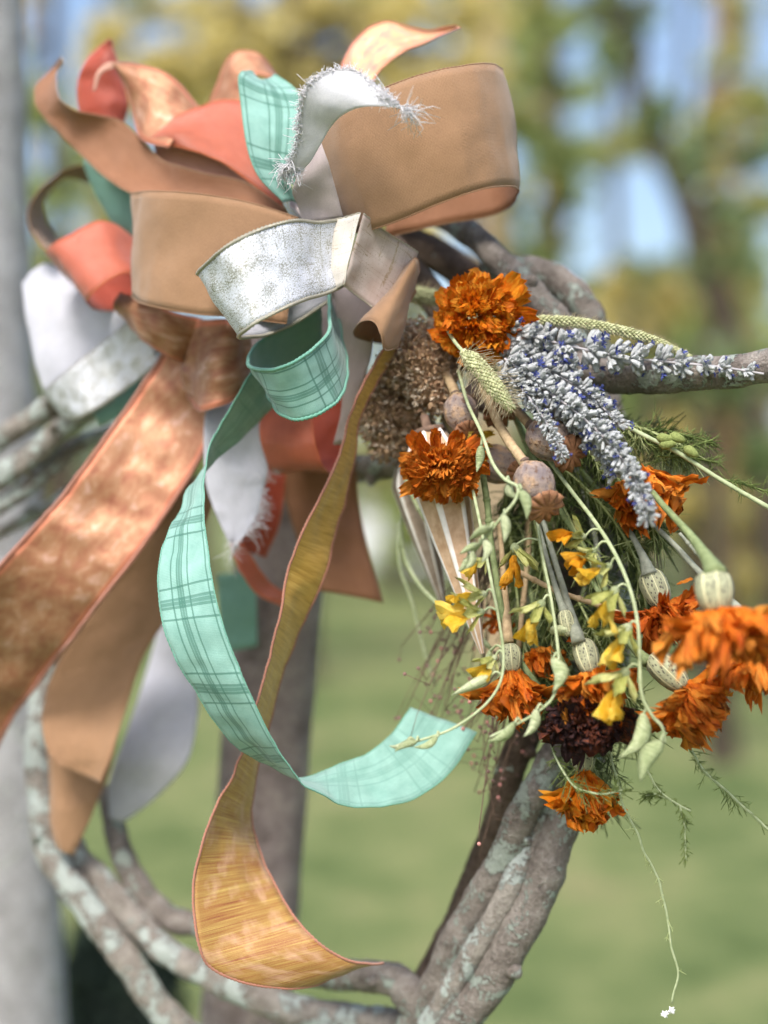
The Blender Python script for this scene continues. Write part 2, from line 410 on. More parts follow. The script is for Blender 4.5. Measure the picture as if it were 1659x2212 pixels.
def leaves(mb, c, r, n, size, rg, flat=.8):
    for _ in range(n):
        while True:
            q = Vector((rg.uniform(-1, 1), rg.uniform(-1, 1), rg.uniform(-1, 1)))
            if q.length < 1: break
        q = q * (0.55 + .45 * rg.random())
        p = c + Vector((q.x * r, q.y * r, q.z * r * flat))
        a = Vector((rg.gauss(0, 1), rg.gauss(0, 1), rg.gauss(0, 1) - .4)).normalized()
        b = a.orthogonal().normalized(); b.rotate(Quaternion(a, rg.uniform(0, 6.28)))
        s = size * rg.uniform(.6, 1.3); cc = a.cross(b) * s * .12
        k = rg.random(); u = [(k, 0)] * 4
        mb.add([p, p + a * s * .5 + b * s * .3 + cc, p + a * s, p + a * s * .5 - b * s * .3 + cc], [(0, 1, 2, 3)], u)

def tree(label, trunk, rad, clumps, leaf, D, bark='tree_bark', size=.13, dens=150, limbs=True, seed=1, name='tree', cat='tree', group='trees beyond the lawn'):
    """trunk: measured points at distance D, foot to top; clumps: (x, y, radius[, D])"""
    rg = random.Random(seed)
    tp = [PF(x, y, D) for x, y in trunk]
    base = tp[0].copy(); base.z = 0.0
    tp = [base - Vector((0, 0, .1))] + ([tp[0]] if tp[0].z > .05 else []) + tp[1:]
    root = empty(name, base, label, cat, group)
    pts = cr(tp, 5); n = len(pts)
    mb = MB(); mb.tube(pts, [rad * (1.25 - .85 * i / n) for i in range(n)], 10, wob=.15, seed=seed)
    mb.build('trunk', MT[bark], root, off=base)
    cents = [(PF(x, y, cl[0] if cl else D), SF(r, cl[0] if cl else D)) for x, y, r, *cl in clumps]
    if limbs:
        for c, r in cents:
            a = min(pts, key=lambda p: (p - c).length + (0 if p.z < c.z else 2))
            mid = (a + c) / 2 + Vector((rg.uniform(-.2, .2), rg.uniform(-.2, .2), .15))
            mb = MB(); q = cr([a, mid, c], 4); mb.tube(q, [rad * .3 * (1 - .8 * i / len(q)) + .008 for i in range(len(q))], 6)
            mb.build('limb', MT[bark], root, off=base)
    mb = MB()
    for c, r in cents:
        for _ in range(5):
            cc = c + Vector((rg.uniform(-1, 1), rg.uniform(-1, 1), rg.uniform(-.8, .8))) * r * .65
            leaves(mb, cc, r * rg.uniform(.35, .65), int(dens * rg.uniform(.12, .28)), size, rg)
    mb.build('crown', MT[leaf], root, smooth=False, off=base)
    return root

def background():
    tree('yellow autumn tree whose crown shows above the bow', [(640, 1290), (655, 700), (640, 200), (620, -100)], .16,
         [(200, 120, 60), (300, 190, 60), (560, 170, 80), (700, 130, 90), (800, 30, 90), (820, 120, 80), (930, 230, 60), (1040, 120, 70), (620, 130, 80), (330, 130, 100), (440, 60, 110), (540, 70, 90), (640, 50, 100), (720, 20, 80), (900, 50, 110), (970, 150, 90), (860, 190, 80), (480, 190, 80), (1010, 30, 70), (230, 60, 60), (380, 190, 70)], 'leaf_yellow', 11.5, seed=2, dens=190)
    tree('trunk coloured pale cream as if lit, just behind the large tan loop', [(1075, 1300), (1070, 700), (1060, 200), (1065, -150)], .15,
         [(1010, -40, 60), (1120, -20, 70), (1090, 420, 50), (1120, 250, 45)], 'leaf_olive', 13, 'tree_bark_lit_cream', seed=3)
    tree('mid green tree beside the upper edge of the tan loop', [(1225, 1290), (1215, 800), (1200, 300), (1190, -80)], .10,
         [(1180, 50, 90), (1210, 190, 100), (1160, 320, 90), (1185, 420, 90), (1130, 520, 80), (1290, 20, 50), (1230, 320, 50), (1150, 150, 70), (1140, 610, 80)], 'leaf_green', 14, seed=4, dens=230)
    tree('dark leaning trunk crossing the sky gaps at upper right', [(1700, 1290), (1640, 950), (1570, 700), (1490, 460), (1390, 230), (1290, -60)], .14,
         [(1440, 250, 60), (1500, 350, 60), (1560, 440, 60), (1640, 330, 60), (1310, 120, 50), (1360, 20, 60), (1520, 560, 40), (1590, 560, 70)], 'leaf_dark', 10, seed=5, dens=110)
    tree('trunk coloured tan as if lit, at the right edge of the sky gaps', [(1575, 1290), (1565, 800), (1555, 350), (1560, -80)], .13,
         [(1570, 120, 60), (1545, 380, 55), (1600, 200, 50), (1530, 260, 40), (1580, 20, 60), (1650, 450, 60)], 'leaf_olive', 12, 'tree_bark_lit_tan', seed=6, dens=110)
    tree('broad green tree low behind the bare stick', [(1390, 1290), (1400, 1000), (1420, 760), (1430, 620)], .14,
         [(1330, 650, 110), (1450, 690, 120), (1560, 640, 110), (1640, 600, 110), (1250, 660, 90), (1380, 590, 60), (1620, 730, 120), (1510, 750, 110), (1190, 730, 90), (1400, 780, 110), (1300, 800, 110), (1150, 640, 70)], 'leaf_green', 16, seed=7, dens=190)
    tree('young yellow leaved tree at the lawn edge on the right', [(1510, 1290), (1500, 1150), (1505, 1000), (1490, 900)], .06,
         [(1500, 1080, 45), (1470, 930, 35), (1640, 1240, 60), (1630, 900, 45), (1380, 720, 40), (1290, 690, 35), (1450, 640, 40), (1350, 1000, 30), (1560, 1190, 30), (1420, 1130, 40), (1330, 620, 35), (1600, 620, 40), (1250, 720, 40), (1600, 1100, 40)], 'leaf_yellow', 11, seed=8, dens=260)
    tree('grey brown trunk rising from the lawn at far right', [(1560, 1520), (1555, 1250), (1545, 1000), (1530, 780)], .075,
         [(1500, 800, 60), (1600, 820, 70), (1640, 980, 60)], 'leaf_dark', 7.5, seed=9, dens=110)
    tree('olive tree behind the pale post at upper left', [(150, 1290), (130, 800), (120, 300), (110, -80)], .12,
         [(90, 230, 60), (130, 430, 90), (60, 400, 60), (160, 560, 90), (70, 620, 80), (260, 620, 100), (30, 120, 50), (210, 700, 90), (160, 330, 50)], 'leaf_green', 12, seed=10, dens=140)
    tree('tall olive green tree glimpsed through the wreath middle', [(860, 1290), (850, 1150), (845, 900), (840, 700)], .14,
         [(830, 1060, 70), (780, 1000, 80), (900, 960, 90), (980, 1000, 80), (700, 1010, 90), (880, 1130, 55), (600, 1000, 90), (500, 980, 90)], 'leaf_olive', 24, seed=11, dens=170, size=.2)
    # far belt of trees closing the view behind the nearer ones
    belt = [(60, 'leaf_green', 'far green tree behind the curled tip of the long tan loop'), (230, 'leaf_yellow', 'far golden tree behind the red coral loop'), (430, 'leaf_olive', 'far olive tree above the copper shimmer loop'), (640, 'leaf_yellow', 'far golden tree above the teal plaid loop'), (850, 'leaf_olive', 'far olive tree behind the pink and gold tail'),
            (1020, 'leaf_yellow', 'far golden tree above the largest tan loop'), (1180, 'leaf_green', 'far green tree beside the end of the largest tan loop'), (1330, 'leaf_olive', 'far olive tree left of the leaning trunk'), (1480, 'leaf_green', 'far green tree behind the leaning trunk'), (1620, 'leaf_olive', 'far olive tree in the upper right corner')]
    for i, (x, lf, lb) in enumerate(belt):
        rg = random.Random(200 + i)
        cl = [(x + rg.gauss(0, 85), rg.uniform(-60, 1000), rg.uniform(34, 70)) for _ in range(22)]
        cl = [c for c in cl if all(math.hypot(c[0] - gx, c[1] - gy) > gr + c[2] * .6 for gx, gy, gr in ((1385, 440, 95), (1265, 215, 60), (1410, 70, 80), (1640, 60, 60), (1560, 560, 50), (1290, 590, 40), (120, 60, 80), (100, 330, 50), (1180, 570, 30), (1500, 150, 50)))]
        tree(lb, [(x, 1225), (x + 12, 800), (x - 8, 300), (x + 5, -60)], .16, cl, lf, 25 + (i * 3) % 5, 'tree_bark_lit_tan' if i % 3 == 0 else 'tree_bark', seed=300 + i, size=.26, dens=110, limbs=False)
    # understory at the lawn edge
    spots = [(1190, 1010, 'leaf_dark'), (1300, 1050, 'leaf_green'), (1420, 1060, 'leaf_dark'), (1540, 1080, 'leaf_dark'), (1640, 1080, 'leaf_green'), (1230, 900, 'leaf_dark'), (1380, 900, 'leaf_green'), (1500, 900, 'leaf_dark'), (1630, 880, 'leaf_dark'),
             (930, 1120, 'leaf_green'), (1060, 1080, 'leaf_dark'), (640, 1120, 'leaf_dark'), (330, 1080, 'leaf_dark'), (180, 1060, 'leaf_green'), (40, 1040, 'leaf_dark'), (100, 900, 'leaf_dark'), (-40, 800, 'leaf_green')]
    wh = ['behind the lavender tips', 'under the bare stick', 'above the foreground marigold', 'next to the far right trunk', 'at the right picture edge', 'behind the lavender spikes', 'below the bare stick end', 'between stick and yellow tree', 'just under the stick at the picture edge',
          'beside the bright gap in the wreath', 'behind the poppy pods', 'behind the brown post', 'behind the copper tail', 'behind the lichened twigs', 'beside the pale post', 'behind the silver ribbon', 'at the upper left beside the post']
    for i, ((x, y, lf), w) in enumerate(zip(spots, wh)):
        D = 19 + (i * 7 % 5)
        rg = random.Random(40 + i)
        cl = [(x + rg.uniform(-70, 70), y + rg.uniform(-70, 90), rg.uniform(50, 80)) for _ in range(6)]
        tree(('bushy dark shrub ' if lf == 'leaf_dark' else 'bushy mid green shrub ') + w, [(x, 1220), (x, y + 60), (x + 5, y)], .07, cl, lf, D, seed=60 + i, size=.2, dens=200, name='shrub', cat='shrub', group='shrubs along the lawn edge', limbs=False)
    # added near-black shrub standing in for the shadowed area low on the left
    tree('made-up near black shrub standing in for dark shadow at the foot of the pale post', [(260, 2500), (255, 2300), (250, 2150)], .03,
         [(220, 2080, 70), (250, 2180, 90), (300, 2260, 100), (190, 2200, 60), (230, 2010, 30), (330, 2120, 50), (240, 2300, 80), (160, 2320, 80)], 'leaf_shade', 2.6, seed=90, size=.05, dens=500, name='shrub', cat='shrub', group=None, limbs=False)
    # pale house far across the lawn
    c = PF(800, 1150, 36); c.z = 0
    root = empty('house', c, 'white house far across the lawn, glimpsed beside the brown tail', 'house')
    def box(name, mat, a, b, par):
        mb = MB(); x0, y0, z0 = a; x1, y1, z1 = b
        mb.add([(x0, y0, z0), (x1, y0, z0), (x1, y1, z0), (x0, y1, z0), (x0, y0, z1), (x1, y0, z1), (x1, y1, z1), (x0, y1, z1)], [(0, 3, 2, 1), (4, 5, 6, 7), (0, 1, 5, 4), (1, 2, 6, 5), (2, 3, 7, 6), (3, 0, 4, 7)])
        return mb.build(name, MT[mat], par, smooth=False)
    box('wall', 'house_white', (-3.2, 0, 0), (2.4, 4, 1.9), root)
    mb = MB(); mb.add([(-3.5, -.3, 1.9), (2.7, -.3, 1.9), (2.7, 4.3, 1.9), (-3.5, 4.3, 1.9), (-3.5, 2, 3.1), (2.7, 2, 3.1)], [(0, 1, 5, 4), (2, 3, 4, 5), (1, 2, 5), (3, 0, 4), (0, 3, 2, 1)])
    mb.build('roof', MT['house_roof'], root, smooth=False)
    for k in (-2.4, 1.2):
        w = box('window', 'house_white', (k, -.06, .8), (k + .8, .0, 1.6), root); box('pane', 'house_pane', (k + .08, -.08, .88), (k + .72, -.062, 1.52), w)
    # pale trunk on the left and the post behind the bow
    root = empty('pale_trunk', P(30, 2500, .55), 'pale grey lichened tree trunk along the left picture edge', 'tree')
    b = root.location.copy()
    mb = MB(); q = cr([P(20, 4200, .5), P(10, 2500, .5), P(-20, 1700, .5), P(-50, 900, .5), P(-75, 0, .5), P(-90, -500, .5)], 8)
    mb.tube(q, [S(150 - 36 * i / len(q), .5) for i in range(len(q))], 20, wob=.1, seed=3); mb.build('trunk', MT['pale_trunk'], root, off=b)
    mb = MB(); rg = random.Random(5); top = P(-90, -500, .5)
    for k in range(7):
        leaves(mb, top + Vector((rg.uniform(-.3, .1), rg.uniform(-.1, .3), rg.uniform(.0, .3))), .2, 60, .06, rg)
    mb.build('crown', MT['leaf_green'], root, smooth=False, off=b)
    root = empty('wooden_post', P(500, 2600, .26), 'grey brown wooden post the wreath hangs on', 'post'); b = root.location.copy()
    b.z = 0; root.location = b
    mb = MB(); q = cr([Vector((b.x - .09, b.y, 0)), P(490, 2600, .26), P(530, 2212, .26), P(568, 1700, .25), P(600, 1290, .24), P(625, 900, .24), P(650, 560, .24)], 6)
    mb.tube(q, [S(97, .25)] * len(q), 18, wob=.06, seed=8); mb.build('shaft', MT['post_wood'], root, off=b)
background()

# ---------------------------------------------------------------- wreath
def wreath():
    root = empty('wreath', P(650, 1500, .1), 'wreath of thick lichen-spotted bent branches tied behind the bow', 'wreath'); b = root.location.copy()
    def br(pts, r, mat='branch_bark', label=None, seed=0):
        q = cr([P(*p) for p in pts], 16); n = len(q)
        rr = r if hasattr(r, '__len__') else (r, r * .92)
        d = pts[len(pts) // 2][2]
        rads = [S(rr[0] + (rr[1] - rr[0]) * i / (n - 1), d) * (1 + .06 * math.sin(i * .3 + seed) * math.sin(i * .21 + seed * 2)) for i in range(n)]
        q = [p + Vector((mnoise.noise(p * 30 + Vector((seed, 0, 0))), 0, mnoise.noise(p * 30 + Vector((0, seed, 5))))) * .0022 for p in q]
        mb = MB(); mb.tube(q, rads, 30, wob=.07, seed=seed, rough=.05)
        # a few knots
        rg = random.Random(seed)
        o = mb.build('branch', MT[mat], root, off=b)
        if label: o['label'] = label
        for _ in range(2):
            i = rg.randrange(4, n - 4); t = (q[i + 1] - q[i - 1]).normalized()
            dr = Vector((rg.uniform(-1, 1), -1, rg.uniform(-1, 1))); dr = (dr - t * dr.dot(t)).normalized()
            mb = MB(); mb.lathe([(-.002, rads[i] * .5), (.002, rads[i] * .42), (.0045, rads[i] * .25), (.0055, rads[i] * .08)], 9, align(q[i] + dr * rads[i] * .9, dr, rg.random()))
            k = mb.build('knot', MT[mat], o, off=b)
    # right side of the ring, from the bow round behind the bouquet and down
    br([(800, 420, .14), (900, 440, .13), (985, 483, .105), (1055, 540, .085), (1115, 600, .075), (1170, 655, .07), (1230, 730, .075), (1280, 850, .08), (1300, 1050, .085), (1290, 1300, .08), (1240, 1540, .06), (1180, 1660, .05), (1140, 1740, .045), (1090, 1840, .05), (1030, 1955, .06), (965, 2070, .07), (900, 2200, .085), (840, 2300, .1)], (29, 34), 'branch_bark', None, 1)
    br([(1050, 575, .12), (1135, 590, .11), (1205, 605, .10), (1258, 655, .095), (1285, 730, .1), (1310, 900, .11), (1330, 1100, .11), (1330, 1350, .1), (1280, 1600, .075), (1215, 1780, .05), (1160, 1930, .045), (1080, 2080, .05), (1000, 2200, .06), (930, 2290, .07)], (34, 40), 'branch_bark', None, 2)
    br([(860, 500, .16), (950, 560, .14), (1040, 620, .13), (1120, 680, .12), (1190, 800, .12), (1230, 1000, .12), (1230, 1250, .11), (1170, 1500, .09), (1112, 1640, .08), (1085, 1750, .085), (1045, 1860, .095), (1000, 1970, .1), (945, 2080, .11), (880, 2190, .12)], (38, 30), 'branch_dark', None, 3)
    br([(1215, 1640, .06), (1190, 1720, .055), (1150, 1815, .05), (1108, 1905, .045), (1050, 2015, .05), (985, 2120, .06), (920, 2230, .075)], (22, 28), 'branch_bark_pale', None, 4)
    br([(1760, 780, -.01), (1650, 788, .0), (1540, 805, .01), (1440, 812, .02), (1330, 808, .035), (1210, 790, .06), (1080, 750, .09)], (36, 38), 'branch_bark', 'bare stick poking out past the lavender', 5)
    br([(830, 520, .12), (900, 600, .1), (960, 700, .09), (980, 800, .09)], (30, 34), 'branch_dark', None, 6)
    br([(640, 990, .16), (760, 1010, .14), (850, 1005, .12), (930, 960, .1), (1020, 900, .1)], (32, 26), 'branch_bark', None, 7)
    # left side and bottom
    br([(140, 1250, .2), (100, 1430, .19), (86, 1560, .18), (84, 1700, .17), (98, 1815, .165), (152, 1905, .16), (222, 2005, .155), (285, 2090, .15), (350, 2180, .15), (430, 2260, .15)], (27, 34), 'branch_bark_pale', None, 8)
    br([(120, 1700, .21), (165, 1835, .18), (222, 1905, .17), (292, 1985, .16), (352, 2045, .15), (430, 2092, .145), (530, 2145, .14), (640, 2185, .13), (760, 2205, .125), (890, 2215, .11), (990, 2190, .09)], (26, 38), 'branch_bark_pale', 'branch mottled with pale lichen along the bottom', 9)
    br([(225, 1700, .2), (242, 1775, .19), (266, 1845, .18), (308, 1925, .17), (365, 1982, .165), (430, 2000, .16), (520, 2030, .15), (620, 2080, .14), (720, 2108, .12), (800, 2106, .1), (858, 2115, .09), (900, 2165, .085), (950, 2225, .085)], (24, 36), 'branch_bark', None, 10)
    br([(-60, 1000, .2), (40, 925, .19), (120, 868, .18), (220, 810, .17), (400, 700, .17)], (25, 26), 'branch_bark_pale', None, 11)
    br([(-60, 1075, .2), (60, 985, .19), (160, 905, .18), (290, 830, .17), (450, 760, .17)], (28, 26), 'branch_bark_pale', None, 12)
    br([(-60, 1130, .2), (50, 1060, .2), (150, 970, .2), (260, 930, .2), (420, 900, .19)], (18, 18), 'branch_bark_pale', None, 13)
    br([(60, 1420, .23), (110, 1250, .22), (150, 1100, .22), (240, 990, .21), (420, 940, .2), (640, 960, .19)], (26, 26), 'branch_dark', None, 14)
    br([(-60, 1180, .24), (60, 1120, .23), (160, 1060, .22), (280, 1000, .22)], (14, 14), 'branch_bark_pale', None, 15)
wreath()

# ---------------------------------------------------------------- ribbon bow
BOW = empty('ribbon_bow', P(690, 480, .05), 'large layered bow of tan, coral, teal plaid, copper and white ribbons', 'bow')
BOFF = BOW.location.copy()
EDGE = {'tan': 'tan_edge', 'tan_back': 'tan_edge', 'coral': 'coral_edge', 'coral_deep': 'coral_edge', 'teal_plaid': 'teal_edge', 'teal_plain': 'teal_edge', 'copper': 'pink_edge', 'copper_dark': 'pink_edge', 'pink_gold': 'pink_edge', 'gold_orange': 'pink_edge', 'glitter_white': 'silver_edge', 'glitter_cream': 'silver_edge', 'glitter_sheer': 'silver_edge', 'pale_coral': 'coral_edge'}
def ribbon(name, label, mats, secs, width, f=None, bulge=0.0, crumple=.0009, edge=.0004, fringe=None, seed=0, u0=0.0, n=7):
    """secs: (ax, ay, ad, bx, by, bd) across the ribbon; mats (shown side, other side); f: section that shows the first side"""
    A = cr([P(s[0], s[1], s[2]) for s in secs], n); B = cr([P(s[3], s[4], s[5]) for s in secs], n)
    N = len(A); m = 14
    V, U, F = [], [], []; u = u0; rows = []
    for i in range(N):
        a, b = A[i], B[i]
        if i: u += ((a + b) / 2 - (A[i - 1] + B[i - 1]) / 2).length
        al = (A[min(i + 1, N - 1)] + B[min(i + 1, N - 1)] - A[max(i - 1, 0)] - B[max(i - 1, 0)])
        nr = al.cross(b - a); nr = nr.normalized() if nr.length > 1e-9 else Vector((0, -1, 0))
        row = []
        for j in range(m + 1):
            t = j / m; p = a.lerp(b, t)
            q = p * 45 + Vector((seed * 3.1, seed, 0))
            p = p + nr * (bulge * 4 * t * (1 - t) + crumple * (mnoise.noise(q) * 2.0 + mnoise.noise(q * 2.7) * .8 + .5 * mnoise.noise(Vector((u * 160 + seed, t * 2.5, seed))) + 1.0 * mnoise.noise(Vector((u * 45, t * 1.2, seed * 5)))))
            row.append(p); V.append(p); U.append((u, t * width))
        rows.append(row)
    k = (f if f is not None else len(secs) // 2) * n; k = max(1, min(N - 2, k))
    fn = (rows[k + 1][7] - rows[k - 1][7]).cross(rows[k][8] - rows[k][6])
    flip = fn.dot(rows[k][7] - cam.location) > 0
    for i in range(N - 1):
        for j in range(m):
            q = (i * (m + 1) + j, (i + 1) * (m + 1) + j, (i + 1) * (m + 1) + j + 1, i * (m + 1) + j + 1)
            F.append(q[::-1] if flip else q)
    # orient check: make the polygon normal agree with the requested side
    p0, p1, p2 = (V[F[k * m + 5][x]] for x in (0, 1, 2))
    if (p1 - p0).cross(p2 - p1).dot(p0 - cam.location) > 0: F = [q[::-1] for q in F]
    mb = MB(); mb.add(V, F, U)
    o = mb.build(name, [MT[mats[0]], MT[mats[1]]], BOW, off=BOFF)
    if label: o['label'] = label
    so = o.modifiers.new('thickness', 'SOLIDIFY'); so.thickness = .00035; so.offset = 0; so.material_offset = 1; so.use_rim = True
    if edge and mats[0] in EDGE:
        for side in (0, m):
            pts = [r[side] for r in rows]
            fine = []
            for i in range(N - 1):
                k_ = max(1, int((pts[i + 1] - pts[i]).length / .0009)); fine += [pts[i].lerp(pts[i + 1], z / k_) for z in range(k_)]
            fine.append(pts[-1]); mb = MB(); mb.tube(fine, [edge * (1.35 if i % 2 else .75) for i in range(len(fine))], 5)
            mb.build('wired_edge', MT[EDGE[mats[0]]], o, off=BOFF)
    if fringe:
        rg = random.Random(seed + 50); mb = MB()
        for (side, lo, hi, cnt, ln) in fringe:
            for _ in range(cnt):
                i = int(rg.uniform(lo, hi) * (N - 1)); row = rows[i]
                if side == 'a': p, dr = row[0], row[0] - row[2]
                elif side == 'b': p, dr = row[m], row[m] - row[m - 2]
                elif side == 's': j = rg.randrange(m + 1); p, dr = rows[0][j], rows[0][j] - rows[2][j]
                else: j = rg.randrange(m + 1); p, dr = rows[-1][j], rows[-1][j] - rows[-3][j]
                dr = dr.normalized() if dr.length else Vector((0, 0, 1))
                dr = (dr + Vector((rg.gauss(0, .45), rg.gauss(-.15, .45), rg.gauss(0, .45)))).normalized()
                L = ln * rg.uniform(.4, 1.2); bend = Vector((rg.gauss(0, .8), rg.gauss(0, .8), rg.gauss(-.2, .8))) * L * .7
                b2 = Vector((rg.gauss(0, 1), rg.gauss(0, 1), rg.gauss(-.4, 1))) * L * .5
                mb.tube([p - dr * .001, p + dr * L * .4 + bend * .2, p + dr * L * .75 + bend * .7, p + dr * L * .8 + bend + b2], [.00018, .00018, .00016, .0001], 4)
        tag(mb.build('fringe', MT['white_thread'], o, off=BOFF), kind='stuff')
    return o

TW, NW = .0635, .038
# back layers first
ribbon('ribbon_loop', 'narrow tan loop seen edge-on at far left', ('tan', 'tan_back'), [(225, 345, .15, 235, 400, .2), (160, 358, .15, 150, 385, .2), (110, 390, .15, 112, 408, .2), (72, 432, .15, 93, 432, .2), (62, 465, .15, 92, 462, .2), (76, 508, .15, 110, 500, .2), (110, 548, .15, 160, 545, .2)], TW, 1)
ribbon('ribbon_loop', 'blurred plain teal piece behind the boxy tan loop', ('teal_plain', 'teal_plain'), [(183, 342, .14, 250, 372, .12), (200, 395, .14, 300, 415, .12), (235, 470, .14, 315, 475, .12), (290, 530, .14, 330, 535, .12)], NW)
ribbon('ribbon_loop', 'upright red coral loop at upper left', ('coral_deep', 'coral'), [(236, 86, .13, 243, 90, .13), (205, 113, .13, 247, 118, .13), (182, 140, .12, 257, 150, .13), (169, 177, .12, 271, 195, .13), (169, 217, .12, 276, 228, .13), (178, 265, .12, 262, 280, .13)], TW, bulge=.004)
ribbon('ribbon_loop', 'thin pale pink curl on the red coral loop', ('pale_coral', 'pale_coral'), [(199, 197, .10, 205, 195, .10), (210, 156, .10, 220, 160, .10), (233, 136, .10, 244, 149, .10), (262, 137, .10, 268, 148, .10)], .01, edge=0)
ribbon('ribbon_loop', 'copper shimmer loop beside the red coral loop', ('copper', 'copper_dark'), [(243, 136, .10, 252, 150, .10), (292, 138, .10, 276, 200, .10), (342, 151, .10, 290, 255, .10), (388, 182, .10, 305, 300, .09), (436, 236, .10, 365, 318, .08)], TW, bulge=-.003)
ribbon('ribbon_loop', 'arched copper loop behind the teal plaid loop', ('copper', 'copper_dark'), [(448, 230, .13, 522, 230, .12), (470, 180, .13, 522, 190, .12), (490, 132, .13, 525, 165, .12), (520, 110, .13, 542, 160, .12), (560, 117, .13, 572, 165, .12), (600, 165, .13, 606, 178, .12)], TW)
ribbon('ribbon_loop', 'broad light coral panel left of the teal plaid loop', ('coral', 'coral_deep'), [(323, 298, .09, 330, 303, .09), (370, 255, .09, 400, 320, .08), (430, 230, .09, 470, 347, .075), (482, 216, .09, 535, 388, .07), (545, 225, .09, 612, 448, .06)], TW, bulge=-.003)
ribbon('ribbon_loop', 'pale inner coral strip under the light coral panel', ('pale_coral', 'pale_coral'), [(331, 304, .10, 340, 350, .10), (400, 318, .095, 420, 378, .095), (480, 350, .09, 500, 400, .09), (560, 405, .08, 580, 440, .08), (615, 448, .07, 620, 460, .07)], .03, edge=0)
ribbon('ribbon_tail', 'pink and gold tail curling up over the big tan loop', ('pink_gold', 'copper'), [(728, 165, .07, 806, 178, .07), (748, 115, .08, 820, 150, .07), (775, 80, .085, 845, 130, .07), (806, 57, .085, 876, 110, .07), (842, 47, .085, 906, 98, .07), (884, 54, .08, 936, 87, .07), (932, 66, .075, 966, 75, .07), (985, 55, .07, 996, 60, .07)], TW, bulge=.002)
ribbon('ribbon_loop', 'upright teal plaid loop at the top of the bow', ('teal_plaid', 'teal_plain'), [(548, 155, .06, 592, 164, .06), (517, 164, .045, 645, 203, .045), (520, 215, .04, 655, 240, .035), (527, 270, .035, 650, 300, .03), (538, 330, .03, 640, 350, .03), (562, 385, .03, 636, 390, .03), (612, 437, .035, 645, 440, .035)], NW, 3, bulge=-.003)
ribbon('ribbon_loop', 'long tan loop sweeping up to a curled tip at upper left', ('tan_back', 'tan'), [(131, 123, .13, 127, 128, .13), (124, 150, .12, 98, 158, .13), (121, 180, .11, 80, 195, .125), (132, 212, .10, 84, 236, .12), (165, 240, .10, 120, 276, .115), (215, 250, .10, 165, 325, .11), (260, 262, .10, 215, 372, .10), (305, 302, .095, 265, 408, .09), (345, 343, .085, 330, 435, .08), (395, 363, .075, 400, 460, .07), (450, 378, .07, 470, 475, .065), (530, 394, .065, 545, 482, .06), (615, 452, .055, 620, 490, .055)], TW, 6, bulge=.003)
ribbon('ribbon_loop', 'boxy tan loop left of the glitter loop', ('tan', 'tan_back'), [(645, 472, .02, 620, 700, .02), (545, 438, .02, 500, 684, .02), (450, 422, .025, 430, 679, .025), (365, 414, .032, 350, 666, .032), (308, 413, .045, 302, 653, .045), (288, 418, .062, 282, 640, .062), (300, 427, .082, 296, 640, .082), (400, 445, .09, 400, 645, .09), (560, 465, .08, 560, 630, .08)], TW, 2, bulge=-.001)
ribbon('ribbon_loop', 'rounded coral loop at left of the boxy tan loop', ('coral', 'coral_deep'), [(300, 520, .11, 310, 605, .09), (226, 480, .10, 262, 592, .075), (160, 499, .095, 222, 610, .07), (107, 537, .10, 186, 650, .08), (112, 560, .13, 210, 668, .12), (180, 575, .15, 268, 668, .14), (285, 565, .15, 330, 660, .14)], TW, 2)
ribbon('ribbon_loop', 'soft white loop at far left', ('white', 'white'), [(47, 612, .165, 95, 852, .15), (74, 582, .165, 140, 822, .145), (112, 572, .165, 205, 772, .14), (192, 640, .155, 275, 718, .13), (300, 680, .13, 335, 705, .12)], TW, bulge=-.003, seed=3)
ribbon('ribbon_loop', 'silvery white loop below the soft white loop', ('glitter_white', 'white'), [(98, 850, .15, 138, 902, .15), (104, 838, .14, 158, 905, .14), (145, 805, .13, 190, 893, .13), (195, 762, .125, 240, 862, .125), (245, 722, .12, 292, 825, .12), (300, 680, .115, 345, 780, .115)], NW)
ribbon('ribbon_loop', 'small plain teal loop peeking out beside the copper tail', ('teal_plain', 'teal_plain'), [(200, 888, .17, 214, 918, .17), (250, 855, .165, 262, 898, .165), (310, 815, .16, 310, 870, .16)], NW)
ribbon('ribbon_loop', 'crumpled copper loop below the boxy tan loop', ('copper', 'copper_dark'), [(258, 632, .10, 268, 690, .10), (320, 652, .08, 310, 735, .085), (380, 676, .075, 362, 768, .08), (440, 690, .08, 405, 785, .09)], TW, bulge=-.004, crumple=.002, seed=5)
ribbon('ribbon_loop', 'crumpled gold-flecked copper loop behind the teal cup loop', ('copper', 'copper_dark'), [(400, 680, .11, 395, 840, .1), (408, 700, .09, 405, 862, .09), (440, 692, .07, 440, 890, .065), (490, 690, .06, 492, 872, .06), (535, 720, .07, 540, 820, .07)], TW, bulge=-.003, crumple=.003, seed=6)
